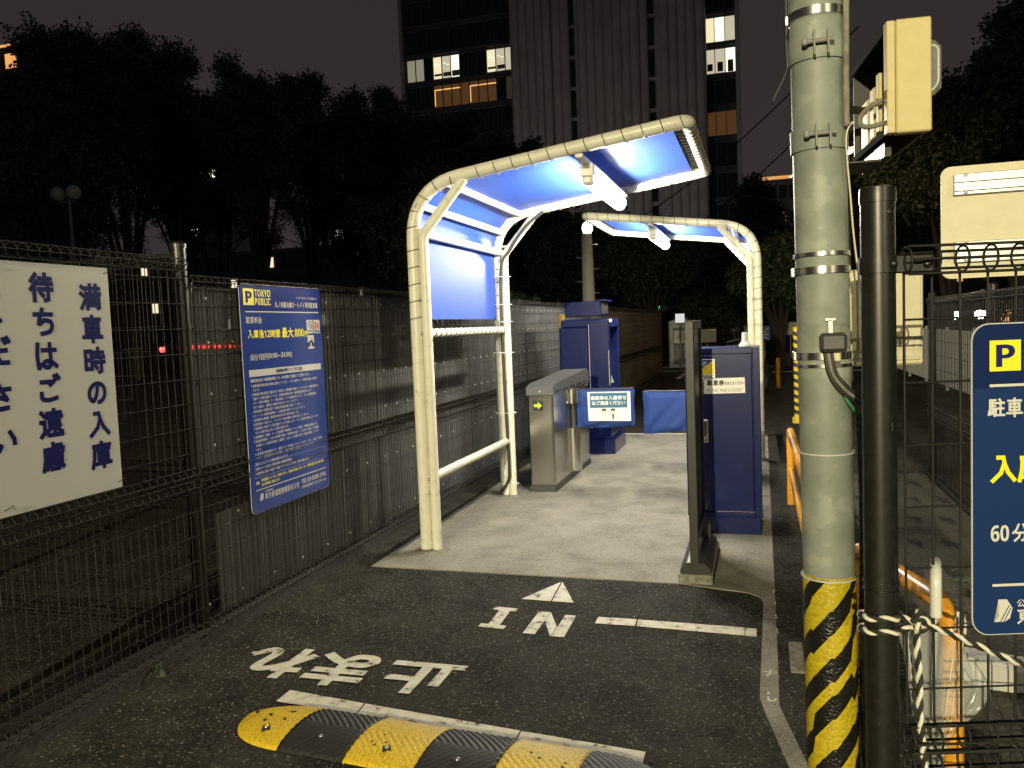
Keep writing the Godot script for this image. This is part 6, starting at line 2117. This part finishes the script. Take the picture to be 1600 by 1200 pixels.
func motorcycle(label: String, at: Vector3, turn: float, paint: Material, tail: bool) -> void:
	# local +x is forward
	var t := thing("motorcycle", label, "motorcycle", at, turn, "parked motorcycles")
	for x in [-0.68, 0.7]:
		var b := MB.new()
		b.tube(ring(Vector3(x, 0.31, 0), Vector3.BACK, 0.25, 28), 0.06, 10, false, true)
		var wh := obj("wheel", b, M.rubber, t)
		b = MB.new()
		for k in 6: b.tube([Vector3(x, 0.31, 0), Vector3(x + cos(k * TAU / 6) * 0.22, 0.31 + sin(k * TAU / 6) * 0.22, 0)], 0.015, 6)
		b.tube([Vector3(x, 0.31, -0.07), Vector3(x, 0.31, 0.07)], 0.05, 12)
		obj("rim", b, M.grey, wh)
	var b := MB.new()
	for z in [-0.1, 0.1]: b.tube([Vector3(0.7, 0.31, z), Vector3(0.45, 0.98, z)], 0.027, 8)
	b.tube(smooth_line([Vector3(0.45, 0.95, 0), Vector3(0.1, 0.72, 0), Vector3(-0.3, 0.62, 0), Vector3(-0.68, 0.34, 0.1)], 4), 0.035, 8)
	obj("frame", b, M.dark_plastic, t)
	b = MB.new()
	b.box(Vector3(0.02, 0.45, 0), Vector3(0.5, 0.34, 0.3), 0.07)
	obj("engine", b, M.grey, t)
	b = MB.new()
	b.ball(Vector3(0.14, 0.84, 0), Vector3(0.3, 0.15, 0.16), Basis(Vector3.BACK, 0.12))
	obj("tank", b, paint, t)
	b = MB.new()
	b.ball(Vector3(-0.42, 0.83, 0), Vector3(0.42, 0.08, 0.15), Basis(Vector3.BACK, -0.1))
	obj("seat", b, M.black, t)
	b = MB.new()
	b.ball(Vector3(-0.8, 0.8, 0), Vector3(0.2, 0.07, 0.1), Basis(Vector3.BACK, -0.3))
	obj("tail", b, paint, t)
	b = MB.new()
	b.tube(smooth_line([Vector3(0.3, 1.06, -0.4), Vector3(0.42, 1.1, -0.2), Vector3(0.47, 1.04, 0), Vector3(0.42, 1.1, 0.2), Vector3(0.3, 1.06, 0.4)], 4), 0.016, 8)
	obj("handlebar", b, M.dark_plastic, t)
	for z in [-1.0, 1.0]:
		b = MB.new()
		b.tube([Vector3(0.4, 1.1, 0.27 * z), Vector3(0.42, 1.24, 0.33 * z)], 0.008, 6)
		b.ball(Vector3(0.42, 1.28, 0.35 * z), Vector3(0.02, 0.045, 0.07))
		obj("mirror", b, M.dark_plastic, t)
	b = MB.new()
	b.ball(Vector3(0.6, 0.93, 0), Vector3(0.11, 0.12, 0.11))
	obj("headlight", b, M.alu, t)
	b = MB.new()
	b.grid(8, 6, func(i: int, j: int): return Vector3(0.6 - j * 0.025, 1.0 + j * 0.06, (i / 8.0 - 0.5) * (0.34 - j * 0.02)))
	obj("windscreen", b, M.glass, t)
	b = MB.new()
	b.tube([Vector3(0.05, 0.28, 0.17), Vector3(-0.5, 0.3, 0.19), Vector3(-0.75, 0.42, 0.19)], [0.03, 0.05, 0.055], 10)
	obj("exhaust", b, M.alu, t)
	b = MB.new()
	b.ball(Vector3(-0.98, 0.84, 0), Vector3(0.035, 0.045, 0.075))
	obj("tail_light", b, glow(1.0, 0.03, 0.02, 5.0) if tail else M.red_dark, t)

func van(label: String, at: Vector3, turn: float, lit: bool) -> void:
	var t := thing("van", label, "van", at, turn)
	var b := MB.new()
	b.prism(PackedVector2Array([Vector2(-2.2, 0.35), Vector2(2.2, 0.35), Vector2(2.3, 0.6), Vector2(2.25, 1.1), Vector2(1.7, 1.25), Vector2(1.15, 1.95), Vector2(-2.1, 2.0), Vector2(-2.25, 1.2)]), 1.7)
	obj("body", b, M.dark, t)
	b = MB.new()
	b.prism(PackedVector2Array([Vector2(1.66, 1.28), Vector2(1.16, 1.88), Vector2(1.12, 1.86), Vector2(1.6, 1.26)]), 1.5, tx(Vector3(0.03, 0.02, 0)))
	obj("windscreen", b, M.tower_glass, t)
	for z in [-0.87, 0.87]:
		b = MB.new()
		b.box(Vector3(-0.4, 1.5, z), Vector3(2.6, 0.5, 0.03), 0.01)
		obj("side_window", b, M.tower_glass, t)
		for x in [-1.4, 1.4]:
			b = MB.new()
			b.lathe([Vector2(0, -0.1), Vector2(0.33, -0.1), Vector2(0.33, 0.1), Vector2(0, 0.1)], 18, Transform3D(Basis(Vector3.RIGHT, PI / 2), Vector3(x, 0.33, z)))
			obj("wheel", b, M.rubber, t)
	for z in [-0.6, 0.6]:
		b = MB.new()
		b.ball(Vector3(2.27, 0.85, z), Vector3(0.08, 0.22, 0.3))
		obj("headlight", b, glow(1.0, 0.97, 0.92, 40.0) if lit else M.glass, t)
		b = MB.new()
		b.box(Vector3(-2.25, 1.15, z * 1.25), Vector3(0.06, 0.3, 0.14), 0.02)
		obj("tail_light", b, M.red_dark if lit else glow(1.0, 0.03, 0.02, 45.0), t)
